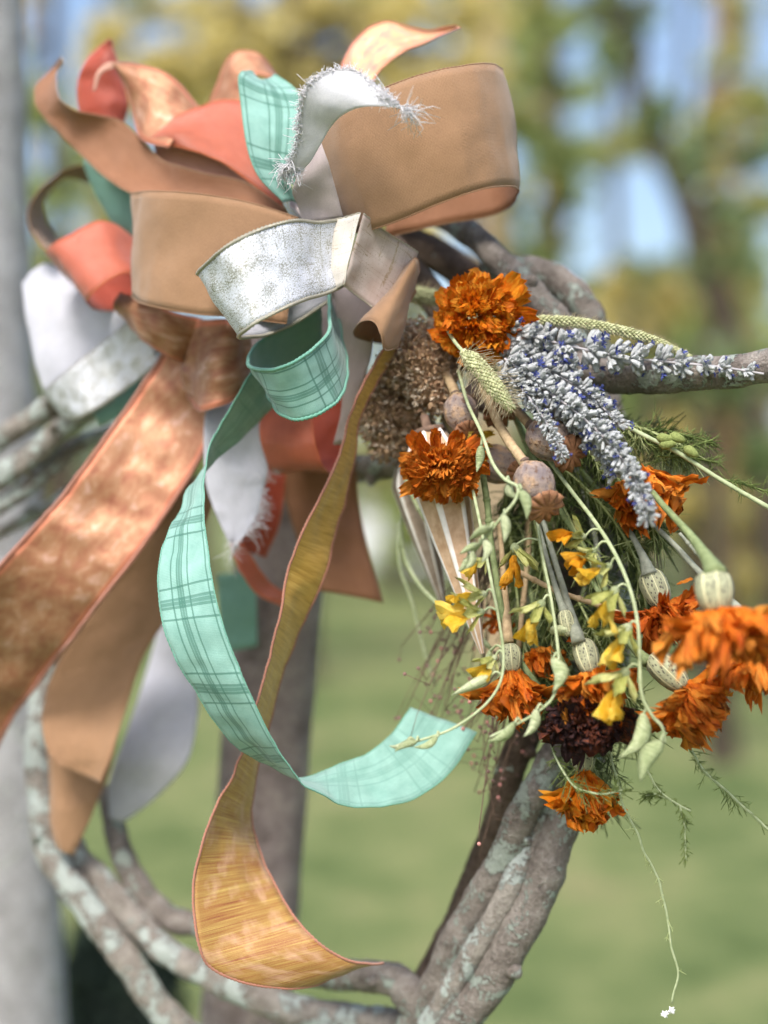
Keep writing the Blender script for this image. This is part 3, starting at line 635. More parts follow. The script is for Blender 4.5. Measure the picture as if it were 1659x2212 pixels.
# tails hanging down
ribbon('ribbon_tail', 'long white tail hanging behind the tan tails', ('white', 'white'), [(350, 1330, .2, 440, 1400, .2), (325, 1420, .2, 430, 1480, .2), (298, 1510, .19, 427, 1550, .19), (265, 1605, .18, 405, 1645, .18), (236, 1690, .18, 338, 1722, .18), (236, 1765, .18, 266, 1778, .18)], NW * 1.3, bulge=.003, seed=9)
ribbon('ribbon_tail', 'lower tan tail ending in a rounded tip at the left branches', ('tan', 'tan_back'), [(95, 1560, .165, 260, 1560, .16), (104, 1640, .16, 240, 1650, .155), (108, 1720, .155, 210, 1730, .15), (112, 1790, .15, 182, 1795, .15), (124, 1832, .15, 158, 1846, .15)], TW, bulge=.003)
ribbon('ribbon_tail', 'broad tan tail hanging below the copper tail', ('tan', 'tan_back'), [(370, 1050, .13, 480, 1000, .12), (300, 1170, .135, 452, 1110, .125), (220, 1290, .14, 415, 1220, .13), (150, 1390, .14, 362, 1330, .135), (108, 1470, .14, 308, 1420, .135), (92, 1545, .135, 266, 1545, .13), (100, 1610, .125, 240, 1630, .12), (128, 1655, .12, 216, 1692, .12)], TW, 4, bulge=-.004)
ribbon('ribbon_tail', 'wide copper fleck tail sweeping off the left edge', ('copper', 'copper_dark'), [(405, 690, .10, 480, 790, .10), (348, 770, .10, 478, 890, .09), (290, 860, .10, 432, 990, .09), (215, 965, .09, 368, 1092, .085), (130, 1080, .085, 302, 1188, .08), (40, 1178, .08, 237, 1272, .08), (-40, 1275, .085, 168, 1362, .095), (-95, 1385, .10, 92, 1462, .115), (-135, 1500, .12, 20, 1562, .135), (-160, 1600, .14, -25, 1655, .15)], TW, 4, bulge=-.002, crumple=.0016, seed=2, edge=.0012)
ribbon('ribbon_tail', 'white frayed tail hanging below the teal cup loop', ('white', 'white'), [(450, 860, .09, 555, 870, .09), (440, 920, .08, 566, 930, .08), (440, 985, .08, 580, 995, .08), (447, 1055, .08, 568, 1065, .08), (470, 1118, .08, 550, 1122, .08), (494, 1170, .08, 516, 1172, .08)], NW, bulge=-.002, seed=4, fringe=[('b', 0, 1, 160, .006), ('e', 0, 1, 30, .006)])
ribbon('ribbon_tail', 'deep red underside of the coral tail', ('coral_deep', 'coral'), [(560, 985, .13, 618, 1000, .13), (556, 1060, .13, 612, 1070, .13), (535, 1130, .125, 600, 1140, .13), (502, 1180, .115, 572, 1205, .13)], TW)
ribbon('ribbon_tail', 'lit coral strip curving behind the gold tail', ('coral', 'coral_deep'), [(498, 1172, .11, 512, 1160, .115), (506, 1205, .105, 532, 1190, .11), (528, 1248, .105, 556, 1225, .11), (562, 1286, .11, 588, 1262, .115), (610, 1308, .12, 628, 1290, .12)], TW)
ribbon('ribbon_tail', 'short square plain teal end in front of the post', ('teal_plain', 'teal_plain'), [(470, 1240, .19, 545, 1235, .19), (473, 1300, .19, 552, 1288, .19), (482, 1412, .19, 554, 1396, .19)], NW)
ribbon('ribbon_tail', 'brown-backed tan tail right of the gold tail', ('tan_back', 'tan'), [(595, 940, .13, 770, 940, .13), (602, 1010, .13, 768, 1005, .13), (622, 1100, .13, 775, 1090, .13), (652, 1190, .125, 795, 1190, .125), (684, 1276, .12, 827, 1302, .12)], TW, bulge=.003)
ribbon('ribbon_loop', 'coral loop under the teal cup loop', ('coral', 'coral_deep'), [(580, 850, .08, 672, 850, .08), (565, 900, .075, 672, 890, .07), (563, 950, .07, 680, 955, .065), (578, 1000, .075, 698, 1008, .07), (600, 1022, .09, 718, 1018, .085), (625, 1005, .105, 738, 985, .10), (625, 920, .11, 740, 900, .105), (620, 860, .11, 738, 850, .105)], TW, 2)
# white linen
ribbon('ribbon_loop', 'mauve underside of the frayed linen ribbon', ('mauve_white', 'white'), [(650, 360, -.0, 694, 308, -.0), (632, 410, .0, 709, 352, .0), (640, 440, .01, 727, 414, .005), (655, 480, .015, 742, 470, .01)], NW, edge=0)
ribbon('ribbon_tail', 'white frayed linen ribbon arching over the big tan loop', ('linen', 'mauve_white'), [(614, 375, -.01, 655, 368, -.01), (632, 344, -.015, 672, 345, -.012), (646, 297, -.02, 697, 304, -.017), (650, 250, -.025, 717, 272, -.022), (658, 203, -.03, 740, 249, -.03), (682, 172, -.032, 775, 233, -.037), (722, 152, -.032, 813, 229, -.042), (768, 153, -.034, 845, 231, -.044), (808, 184, -.038, 868, 236, -.044), (840, 209, -.042, 878, 238, -.044), (866, 226, -.044, 884, 239, -.044)], NW, 5, bulge=.0, crumple=.0005, seed=7, fringe=[('a', 0, 1, 1300, .0021), ('e', 0, 1, 90, .007), ('s', 0, 1, 80, .005), ('a', .8, 1, 60, .006), ('a', 0, .12, 60, .005)])
# front loops
ribbon('ribbon_loop', 'largest tan loop, upper right of the bow', ('tan', 'tan_back'), [(660, 340, .03, 735, 500, .03), (720, 255, .01, 785, 500, .012), (800, 205, -.002, 842, 484, .0), (905, 162, -.008, 948, 440, -.006), (1000, 142, -.004, 1040, 409, -.002), (1056, 138, .008, 1095, 402, .01), (1085, 151, .026, 1120, 413, .03), (1078, 170, .05, 1108, 440, .052), (1030, 195, .066, 1062, 466, .068), (940, 225, .07, 960, 484, .072), (830, 270, .06, 835, 512, .062)], TW, 3, bulge=-.003)
ribbon('ribbon_loop', 'white loop flecked with silver and gold glitter, front of the bow', ('glitter_white', 'white'), [(760, 468, .02, 740, 612, .02), (697, 480, .0, 706, 633, .0), (640, 477, -.018, 660, 646, -.018), (580, 490, -.032, 612, 666, -.032), (520, 515, -.038, 562, 692, -.038), (470, 547, -.032, 533, 712, -.032), (437, 577, -.018, 515, 723, -.018), (432, 590, .0, 520, 730, .0), (470, 570, .02, 570, 725, .02), (570, 535, .03, 640, 695, .03), (690, 505, .035, 716, 645, .035)], NW, 3, edge=.0009)
ribbon('ribbon_loop', 'cream sheer panel between glitter loop and tan roll', ('glitter_cream', 'white'), [(690, 478, .012, 702, 628, .012), (735, 471, .006, 722, 622, .006), (782, 461, .0, 742, 612, .0)], NW, 1)
ribbon('ribbon_loop', 'sheer beige panel folding toward the tan roll', ('glitter_sheer', 'mauve_white'), [(782, 461, .0005, 742, 613, .0005), (838, 503, .012, 788, 650, .012), (902, 546, .022, 850, 700, .022)], NW, 1)
ribbon('ribbon_tail', 'sheer grey strip hanging beneath the sheer panel', ('mauve_white', 'mauve_white'), [(718, 610, .045, 835, 640, .045), (730, 700, .045, 810, 710, .045), (738, 790, .05, 800, 780, .05), (738, 880, .055, 770, 860, .055), (720, 960, .06, 750, 960, .06)], NW)
ribbon('ribbon_tail', 'small tan end curled into a roll beside the marigold', ('tan', 'tan_back'), [(892, 590, .05, 835, 742, .052), (886, 572, .035, 790, 735, .045), (884, 572, .03, 768, 726, .03), (888, 568, .02, 776, 702, .012), (892, 563, .015, 793, 691, .003), (896, 560, .012, 812, 698, -.003), (900, 562, .012, 826, 724, -.004), (902, 575, .015, 838, 757, .002), (903, 600, .022, 856, 748, .016), (898, 625, .028, 848, 732, .022), (890, 640, .028, 836, 742, .016)], TW, 5)
ribbon('ribbon_tail', 'gold and orange shimmer tail curving to the bottom of the bow', ('gold_orange', 'gold_orange'), [(836, 752, .03, 868, 735, .045), (790, 820, .03, 808, 832, .04), (757, 895, .03, 776, 905, .04), (737, 970, .03, 768, 990, .045), (698, 1055, .025, 749, 1078, .05), (650, 1150, .02, 716, 1172, .045), (620, 1235, .02, 690, 1272, .04), (604, 1330, .015, 646, 1367, .045), (580, 1430, .015, 607, 1467, .05), (553, 1510, .015, 584, 1557, .05), (528, 1610, .015, 558, 1645, .05), (503, 1682, .015, 546, 1722, .055), (454, 1767, .01, 548, 1790, .05), (428, 1860, .005, 565, 1850, .04), (418, 1950, .0, 595, 1912, .03), (428, 2037, -.005, 632, 1977, .02), (456, 2090, -.005, 682, 2032, .01), (530, 2123, .0, 740, 2070, .01), (650, 2133, .01, 790, 2083, .015), (760, 2102, .025, 828, 2083, .025)], TW, 14, crumple=.0008, edge=.0007, seed=1)
ribbon('ribbon_tail', 'long teal plaid tail twisting in a curve through the middle', ('teal_plaid', 'teal_faint'), [(560, 770, .055, 605, 850, .075), (545, 800, .04, 592, 872, .065), (500, 868, .03, 545, 920, .06), (462, 942, .025, 492, 968, .05), (443, 1000, .015, 430, 1032, .035), (440, 1090, .0, 382, 1105, .012), (446, 1165, -.012, 352, 1185, -.006), (456, 1235, -.02, 343, 1262, -.016), (474, 1320, -.026, 350, 1335, -.022), (500, 1405, -.03, 374, 1410, -.024), (532, 1485, -.03, 415, 1485, -.02), (575, 1570, -.026, 478, 1572, -.01), (620, 1642, -.022, 560, 1645, .005), (662, 1694, -.016, 640, 1676, .018), (722, 1730, -.006, 715, 1656, .022), (795, 1746, .004, 770, 1640, .028), (882, 1730, .016, 812, 1616, .034), (965, 1677, .03, 852, 1578, .044), (1029, 1583, .044, 888, 1529, .054)], NW, 8, seed=3, crumple=.001)
ribbon('ribbon_loop', 'teal plaid loop rolled like a cup below the glitter loop', ('teal_plaid', 'teal_plain'), [(705, 630, .035, 730, 690, .045), (714, 680, .01, 748, 785, .02), (701, 730, -.012, 744, 845, .0), (651, 771, -.022, 702, 884, -.01), (597, 797, -.022, 641, 905, -.01), (553, 801, -.012, 598, 890, .0), (537, 779, .008, 580, 850, .025), (552, 746, .028, 588, 815, .045), (610, 702, .042, 632, 785, .06), (690, 648, .05, 700, 740, .068)], NW, 3, edge=.0009)
mb = MB(); q = cr([P(640, 440, .05), P(670, 470, .03), P(700, 500, .035), P(720, 560, .06), P(730, 640, .07)], 5); mb.tube(q, [S(16), ] * len(q), 10, wob=.3); mb.build('knot', MT['mauve_white'], BOW, off=BOFF)
mb = MB()
for k in range(5):
    q = cr([P(630 + k * 12, 400 + k * 5, .02), P(650 + k * 8, 440 + k * 6, .015), P(680 + k * 4, 470 + k * 6, .03)], 4); mb.tube(q, .0008, 6)
tag(mb.build('tie_wire', MT['stem_green'], BOW, off=BOFF), 'green twisted tie at the centre of the bow')

# ---------------------------------------------------------------- dried flowers
def petal_mesh(name, mat, seed, wid=.36, curl=.25, fold=.25, frill=.06, base=.3, tip=.9, nu=4, nv=6, crink=.05, wave=5.0, pleat=0.0):
    rg = random.Random(seed); mb = MB(); V, U, F = [], [], []
    ph = [rg.uniform(0, 6.28) for _ in range(6)]
    notch = [rg.uniform(-.09, .05) for _ in range(nu + 1)]
    tw = rg.uniform(-.9, .9); sd = rg.uniform(-.12, .12)
    for j in range(nv + 1):
        t = j / nv; w = wid * (base + (1 - base) * math.sin(min(1, t * 1.15) * math.pi / 2) ** 1.1)
        if t > .85: w *= 1 - (t - .85) / .15 * (1 - tip) * 1.2
        for i in range(nu + 1):
            x = (i / nu - .5) * 2
            z = fold * abs(x) * w * (1 - .3 * t) + curl * t * t + frill * math.sin(x * wave + ph[0] + t * 3) * t ** 2 + crink * (math.sin(x * 3.3 + ph[1]) * math.sin(t * 7 + ph[2]) + .6 * math.sin(x * 6 + ph[3] + t * 9))
            z += pleat * math.sin(x * 9 + ph[4]) * (.3 + .7 * t) + pleat * 1.3 * math.sin(t * 13 + x * 4 + ph[5])
            a = tw * t; xx = x * w * .5
            X = xx * math.cos(a) - (z * .4) * math.sin(a) + sd * t * t; Z = z + xx * math.sin(a)
            Y = t + notch[i] * t ** 4 - .12 * x * x * t * .5
            V.append((X, Z, Y)); U.append((i / nu * wid, t))
    for j in range(nv):
        for i in range(nu): a = j * (nu + 1) + i; F.append((a, a + 1, a + nu + 2, a + nu + 1))
    mb.add(V, F, U); return mb.mesh(name, MT[mat])
PET = {}
def petals(mat, n=7, **k):
    key = (mat, tuple(sorted(k.items())))
    if key not in PET: PET[key] = [petal_mesh('petal', mat, 100 + i * 13, **{**k, 'curl': k.get('curl', .25) * (.3 + .28 * i) * (1 if i % 3 else -.6)}) for i in range(n)]
    return PET[key]

def stem_mesh(root, pts, r, mat='stem_green', name='stem', seg=8, flare=None):
    off = root.location
    q = cr([P(*p) for p in pts], 6); n = len(q)
    d = pts[len(pts) // 2][2]
    rr = r if hasattr(r, '__len__') else (r, r)
    rad = [S(rr[0] + (rr[1] - rr[0]) * (i / (n - 1)) ** (3 if flare else 1), d) for i in range(n)]
    mb = MB(); mb.tube(q, rad, seg, wob=.12, seed=len(pts)); return mb.build(name, MT[mat], root, off=off)

CAL = [(0, .40), (.04, .62), (.15, .88), (.35, 1.0), (.6, .97), (.8, .84), (.93, .66), (1.0, .5)]
def marigold(label, tip, axis, L, n, spread, mat, calyx=None, stem=None, stemr=(6, 16), droop=0.0, wid=.36, seed=0, inner=.58, name='marigold', flat=None, stem_mat='stem_green', cat='flower', ruffle=False):
    """tip: where the petals leave; calyx (length, radius) runs back from it"""
    rg = random.Random(seed); d = tip[2]; p = P(*tip); ax = Vector(axis).normalized()
    root = empty(name, p, label, cat, 'dried marigolds in the bouquet' if name == 'marigold' else None)
    lm = S(L, d)
    if calyx:
        cl, crd = S(calyx[0], d), S(calyx[1], d)
        mb = MB(); mb.lathe([(z * cl, r * crd) for z, r in CAL], 40, align(-ax * cl, ax), 8, .045)
        mb.build('calyx', MT['calyx'], root)
    if stem: stem_mesh(root, stem, stemr, stem_mat, flare=True)
    ms = petals(mat, 10, wid=wid, frill=.17, crink=.05, tip=.85, nu=6, nv=4, wave=8.0, fold=.15, base=.45) if ruffle else petals(mat, 10, wid=wid, frill=.13, crink=.06, tip=.9, nu=6, nv=7, wave=8.0, fold=.25, base=.4, pleat=.035)
    b1 = ax.orthogonal().normalized(); b2 = ax.cross(b1)
    for i in range(n):
        k = (i + .5) / n
        th = math.radians(spread[0] + (spread[1] - spread[0]) * k ** .75 + rg.uniform(-9, 9)); ph = i * 2.39996 + rg.uniform(-.3, .3)
        out = b1 * math.cos(ph) + b2 * math.sin(ph)
        dr = ax * math.cos(th) + out * math.sin(th)
        dr = (dr + Vector((0, 0, -droop * (.6 + .8 * rg.random())))).normalized()
        if flat: dr = Vector((dr.x * flat[0], dr.y * flat[1], dr.z * flat[2]))
        ln = lm * (inner + (1 - inner) * k) * rg.uniform(.78, 1.1) * dr.length; dr.normalize()
        ref = (ax - dr * ax.dot(dr)); ref = ref if ref.length > .05 else out
        st = (out * S(calyx[1] * .45, d) if calyx else out * lm * .1) * (k * .9)
        if ruffle:      # tight head: short frilled petals overlapping like scales over a dome
            rad = dr.copy()
            if flat: rad = Vector((rad.x * flat[0], rad.y * flat[1], rad.z * flat[2]))
            st = rad * lm * (.48 + .10 * rg.random()); tan = (rad - ax * rad.dot(ax)); tan = tan.normalized() if tan.length > .05 else out
            dr = (rad.normalized() * (.75 + .5 * rg.random()) + tan * (.25 + .6 * k) + Vector((rg.gauss(0, .25), rg.gauss(0, .25), rg.gauss(0, .25)))).normalized(); ln = lm * rg.uniform(.36, .56) * (rg.uniform(1.2, 1.7) if k > .6 and rg.random() < .22 else 1)
            ref = ax - dr * ax.dot(dr); ref = ref if ref.length > .05 else out
        M = align(st, dr, rg.uniform(-.5, .5) - math.pi / 2 * 0, (ln * rg.uniform(.8, 1.25), ln * rg.uniform(.8, 1.2), ln), ref=ref.cross(dr))
        obj('petal', ms[rg.randrange(10)], root, M)
    return root

def bouquet_marigolds():
    marigold('bright orange ruffled marigold facing out beside the tan roll', (1030, 684, .02), (-.12, -1, .12), 90, 250, (0, 108), 'petal_bright', stem=[(1034, 690, .025), (1045, 740, .05), (1080, 830, .06)], stemr=(8, 8), seed=1, inner=.74, wid=.62, ruffle=True)
    marigold('orange marigold with crinkled petals in front of the striped okra pod', (958, 1010, .005), (-.2, -.95, -.3), 80, 220, (0, 108), 'petal_orange', stem=[(962, 1008, .025), (990, 930, .05), (1040, 860, .06)], stemr=(8, 8), seed=2, inner=.7, wid=.55, ruffle=True, flat=(1, 1, .85))
    marigold('marigold clump hanging right under the lavender tip', (1388, 1018, .0), (.02, -.5, -1), 124, 84, (8, 70), 'petal_orange', stem=[(1388, 1020, .0), (1340, 960, .02), (1250, 900, .04)], stemr=(6, 6), seed=3, wid=.26, droop=.35)
    marigold('upside-down marigold with large speckled calyx behind the yellow blooms', (1432, 1310, -.01), (.32, -.35, -.9), 100, 110, (15, 98), 'petal_rust', (86, 30), [(1345, 1120, .01), (1372, 1170, .0), (1390, 1205, -.005), (1402, 1242, -.008)], (6, 19), droop=.3, seed=4, stem_mat='stem_grey', wid=.24)
    marigold('blurred marigold nearest the camera with broad petals and pale calyx', (1548, 1322, -.085), (.04, -.3, -1), 140, 100, (8, 92), 'petal_orange', (92, 41), [(1408, 1062, -.02), (1440, 1100, -.035), (1490, 1155, -.055), (1528, 1208, -.075), (1546, 1242, -.085)], (7, 26), droop=.3, seed=5, wid=.3)
    marigold('curled orange marigold hanging from a tilted striped calyx', (1478, 1486, -.03), (.68, -.3, -.7), 120, 130, (5, 100), 'petal_orange', (100, 31), [(1240, 1190, .02), (1300, 1290, .0), (1355, 1380, -.015), (1400, 1432, -.025)], (6, 14), droop=.85, seed=6, wid=.24)
    marigold('marigold row of dry petals at the right edge under the blurred one', (1625, 1408, -.04), (.15, -.25, -1), 105, 46, (10, 85), 'petal_orange', (90, 36), [(1408, 1130, .0), (1460, 1180, -.01), (1520, 1245, -.025), (1610, 1330, -.04)], (6, 12), droop=.35, seed=7, stem_mat='stem_grey')
    marigold('orange marigold draped over the dark maroon flower', (1278, 1455, -.03), (.2, -.5, -.9), 98, 84, (10, 95), 'petal_orange', (80, 27), [(1160, 1080, .02), (1195, 1200, .0), (1228, 1310, -.015), (1250, 1388, -.028)], (6, 17), droop=.45, seed=8, wid=.24, stem_mat='stem_grey')
    marigold('dark maroon shrivelled flower at the bottom of the bouquet', (1264, 1560, -.03), (.0, -.75, -.5), 80, 180, (0, 120), 'petal_maroon', seed=9, inner=.7, name='dark_flower', flat=(1, .9, .72), wid=.9, ruffle=True, stem=[(1264, 1560, -.02), (1240, 1500, .0), (1200, 1400, .02)], stemr=(8, 8))
    marigold('compact orange marigold under a slim speckled bud stem', (1106, 1452, -.01), (.06, -.35, -1), 108, 90, (0, 50), 'petal_orange', (62, 24), [(1078, 1120, .02), (1088, 1250, .01), (1098, 1388, -.005)], (6, 13), droop=.15, seed=10, wid=.22, stem_mat='stem_tan')
    marigold('small half hidden marigold behind the slim stalks', (1160, 1405, .02), (.2, -.5, -.9), 78, 40, (0, 85), 'petal_orange', stem=[(1160, 1405, .02), (1150, 1300, .03), (1120, 1180, .04)], stemr=(5, 7), seed=11, droop=.2)
    marigold('lowest marigold, hanging in front of the branches', (1262, 1668, .0), (.03, -.4, -1), 116, 96, (0, 42), 'petal_bright', (60, 26), [(1230, 1560, .01), (1236, 1590, .005), (1250, 1612, .0)], (7, 14), droop=.1, seed=12, wid=.2)
    marigold('tiny orange marigold head deep between the stalks', (1080, 1335, .04), (-.2, -.6, -.7), 45, 26, (0, 95), 'petal_rust', stem=[(1080, 1335, .045), (1085, 1250, .05), (1090, 1150, .05)], stemr=(5, 5), seed=13)
    marigold('small yellow bloom tucked behind the crinkled marigold', (1012, 968, .02), (.3, -.7, .1), 50, 26, (0, 95), 'petal_yellow', stem=[(1012, 968, .025), (1020, 900, .06), (1060, 860, .06)], stemr=(5, 5), seed=14)
    ms = petals('petal_orange', 7, wid=.36, frill=.09, crink=.07)
    o = obj('fallen_petal', ms[2], None, align(P(1462, 1262, -.03), (.8, -.2, .5), .6, S(34), ref=(0, -1, .2)))
    tag(o, 'single loose orange petal caught between two marigold stems', 'petal')
bouquet_marigolds()

# speckled spent buds
def bud_head(label, tip, axis, ln, r, stem, seed, mat='stem_grey'):
    p = P(*tip); d = tip[2]; ax = Vector(axis).normalized(); root = empty('flower_bud', p, label, 'bud', 'speckled spent buds in the bouquet')
    mb = MB(); mb.lathe([(z * S(ln, d), rr * S(r, d)) for z, rr in CAL], 30, align((0, 0, 0), ax), 8, .06); mb.build('calyx', MT['calyx'], root)
    stem_mesh(root, stem, (5, 11), mat, flare=True)
    ms = petals('petal_rust', 7, wid=.36, frill=.09, crink=.07); rg = random.Random(seed)
    for k in range(5): obj('petal', ms[k], root, align(ax * S(ln * .95, d), ax + Vector((rg.uniform(-.4, .4), rg.uniform(-.4, .4), 0)), rg.random() * 6, S(16, d)))
bud_head('slim spotted bud hanging between two yellow-flowered stalks', (1218, 1318, -.02), (.22, -.2, -1), 58, 17, [(1160, 1120, .02), (1180, 1200, .0), (1204, 1280, -.015), (1219, 1322, -.02)], 1)
bud_head('blurred brown speckled bud behind the left stalk', (1128, 1290, .05), (.1, -.2, -1), 62, 26, [(1140, 1120, .06), (1136, 1200, .055), (1129, 1292, .05)], 2, 'stem_tan')

# ---------------------------------------------------------------- poppy pods
def poppy(label, base, axis, r, stem, seed, crown=1.0):
    p = P(*base); d = base[2]; ax = Vector(axis).normalized(); rm = S(r, d); root = empty('poppy_pod', p, label, 'seed pod', 'poppy seed pods in the bouquet')
    prof = [(-.12, .18), (0, .32), (.12, .55), (.35, .80), (.75, .97), (1.1, 1.0), (1.5, .93), (1.85, .76), (2.1, .56), (2.2, .42)]
    me = MB(); me.lathe([(z * rm, q * rm) for z, q in prof], 44, align((0, 0, 0), ax), 11, .022)
    c = me.build('capsule', MT['poppy_skin'], root)
    mb = MB(); mb.lathe([(-.30 * rm, .17 * rm), (-.26 * rm, .24 * rm), (-.16 * rm, .25 * rm), (-.1 * rm, .2 * rm)], 16, align((0, 0, 0), ax)); mb.build('collar', MT['pod_collar'], root)
    # star-shaped crown with folded rays
    n = 11; V, F = [], []; M = align(ax * rm * 2.36, ax + Vector((.1, -.75, 0)), seed)
    rings = [(0.05, .12, 0), (.28, .12, 0), (.55, .10, .06), (.82, .02, .10), (.98, -.10, .13)]
    for (rr, z, am) in rings:
        for k in range(n * 4):
            a = 2 * math.pi * k / (n * 4); w = math.cos(n * a)
            q = rr * (1 + (.10 * w if rr > .5 else 0)) * crown
            V.append(M @ Vector((q * rm * math.cos(a), q * rm * math.sin(a), (z + am * w) * rm)))
    s = n * 4
    for i in range(len(rings) - 1):
        for k in range(s): F.append((i * s + k, i * s + (k + 1) % s, (i + 1) * s + (k + 1) % s, (i + 1) * s + k))
    F.append(tuple(range(s))[::-1])
    mb = MB(); mb.add(V, F); o = mb.build('crown', MT['pod_crown'], root); so = o.modifiers.new('t', 'SOLIDIFY'); so.thickness = .0009
    mb = MB(); mb.lathe([(2.1 * rm, .50 * rm), (2.26 * rm, .40 * rm), (2.42 * rm, .34 * rm)], 22, align((0, 0, 0), ax), 11, .12); mb.build('crown_neck', MT['pod_crown'], root)
    stem_mesh(root, stem, (10, 11), 'stem_tan')
poppy('speckled poppy pod hanging in front, its star crown pointing down', (1136, 1002, -.03), (.36, -.3, -.88), 44, [(1040, 830, .02), (1072, 905, .0), (1100, 955, -.015), (1124, 988, -.027), (1138, 1008, -.03)], .2, .92)
poppy('poppy pod partly covered by the lowest lavender tip', (1150, 922, .0), (.62, -.5, -.5), 47, [(1080, 840, .04), (1120, 890, .015), (1155, 928, .0)], .7, .85)
poppy('poppy pod in the middle behind the green stalk', (1035, 985, .03), (.6, -.35, -.3), 42, [(960, 900, .06), (1000, 955, .04), (1037, 987, .03)], .4, .7)
poppy('pale poppy pod beside the brown seed cluster', (985, 855, .02), (.25, -.35, -.9), 37, [(950, 780, .05), (970, 820, .03), (986, 857, .02)], .9, .75)
poppy('poppy pod tucked beneath the drooping foxtail', (1030, 815, .04), (.45, -.5, -.75), 44, [(980, 740, .07), (1010, 780, .05), (1032, 818, .04)], 1.3, .85)

# ---------------------------------------------------------------- lavender
def bud_mesh(seed, mat='lavender_calyx', seg=8):
    rg = random.Random(seed); mb = MB(); bend = rg.uniform(-.15, .15)
    prof = [(0, .07), (.2, .15), (.45, .21), (.7, .225), (.9, .20), (1.0, .17), (.86, .10)]
    mb.lathe(prof, seg, None, 4, .16); mb.v = [(x + bend * z * z, y, z) for x, y, z in mb.v]
    return mb.mesh('bud', MT[mat])
BUDS = [bud_mesh(i) for i in range(4)]
def floret_mesh(seed):
    rg = random.Random(seed); mb = MB()
    for k in range(6):
        a = k * 1.05 + rg.uniform(-.3, .3); o = Vector((math.cos(a), math.sin(a), rg.uniform(.3, 1.1))).normalized(); sd = o.orthogonal().normalized() * .18
        b = Vector((0, 0, .3)); m_ = b + o * .45 + Vector((0, 0, rg.uniform(-.1, .2)))
        mb.add([b, m_ + sd, b + o * rg.uniform(.7, 1) + Vector((0, 0, rg.uniform(-.3, .2))), m_ - sd], [(0, 1, 2, 3)])
    mb.tube([(0, 0, -.2), (0, 0, .35)], [.12, .2], 5)
    return mb.mesh('floret', MT['lavender_floret'], smooth=False)
FLO = [floret_mesh(i) for i in range(4)]
def lavender(label, pts, whorls, per, size, blue, seed, spread=1.0):
    rg = random.Random(seed); q = cr([P(*p) for p in pts], 8); root = empty('lavender_spike', q[0], label, 'lavender', 'dried lavender spikes'); off = q[0]
    mb = MB(); mb.tube(q, S(3.0), 6); mb.build('stem', MT['lavender_stem'], root, off=off)
    N = len(q)
    for w, (t, sc) in enumerate(whorls):
        i = t * (N - 1); k = min(int(i), N - 2); p = q[k].lerp(q[k + 1], i - k); tg = (q[k + 1] - q[k]).normalized()
        b1 = tg.orthogonal().normalized(); b2 = tg.cross(b1)
        for j in range(max(4, int(per * (.5 + .5 * sc)))):
            a = j * 2.39996 + rg.uniform(-.4, .4) + w; th = math.radians(rg.uniform(30, 82)) * spread
            o = b1 * math.cos(a) + b2 * math.sin(a); dr = tg * math.cos(th) + o * math.sin(th)
            L = S(size) * sc * rg.uniform(.75, 1.15)
            st = p - off + tg * rg.uniform(-.5, .5) * S(size) + o * L * rg.uniform(.1, .55)
            obj('bud', BUDS[rg.randrange(4)], root, align(st, dr, rg.uniform(0, 6), (L * .85, L * .85, L)))
            if rg.random() < blue:
                obj('floret', FLO[rg.randrange(4)], root, align(st + dr * L * .92, dr, rg.uniform(0, 6), L * rg.uniform(.4, .7)))
ev = lambda n, a=.04, b=1.0, s0=1.0, s1=.6: [(a + (b - a) * i / (n - 1), s0 + (s1 - s0) * i / (n - 1)) for i in range(n)]
lavender('long lavender spike with spaced whorls reaching along the bare stick', [(1080, 715, .02), (1150, 728, .015), (1250, 752, .01), (1350, 772, .005), (1450, 783, .0), (1550, 792, -.005), (1650, 808, -.01)], [(.06, 1), (.13, 1.15), (.20, 1), (.28, 1.25), (.37, 1.2), (.46, 1.2), (.54, 1.15), (.62, 1.05), (.69, .9), (.78, .85), (.855, .7), (.94, .6)], 32, 26, 0.140, 1)
lavender('thick lavender spike pointing down to the orange petals', [(1090, 775, .0), (1160, 830, -.01), (1230, 880, -.02), (1300, 940, -.03), (1350, 1000, -.04), (1382, 1058, -.05), (1398, 1112, -.06)], ev(17, .03, .99, 1.15, .75), 32, 24, 0.112, 2)
lavender('short lavender tip hanging over the poppy pod', [(1085, 800, -.005), (1135, 850, -.015), (1175, 905, -.025), (1200, 950, -.03), (1215, 985, -.035)], ev(10, .05, .98, .95, .6), 32, 20, 0.126, 3)
lavender('upper lavender spike crossing behind the thick one', [(1095, 745, .02), (1160, 790, .01), (1230, 825, .005), (1290, 870, .0), (1335, 915, -.01)], ev(11, .03, .98, 1.15, .8), 32, 24, 0.112, 4)
lavender('middle lavender spike squeezed between its neighbours', [(1085, 790, .01), (1160, 850, .0), (1230, 910, -.01), (1290, 960, -.015), (1330, 1020, -.02)], ev(12, .03, .98, 1.15, .8), 32, 24, 0.084, 5)
lavender('short lavender spike emerging next to the bright marigold', [(1100, 700, .03), (1140, 740, .02), (1190, 770, .015), (1225, 790, .01)], ev(6, .05, .98, 1.15, 1.0), 32, 24, 0.182, 6)

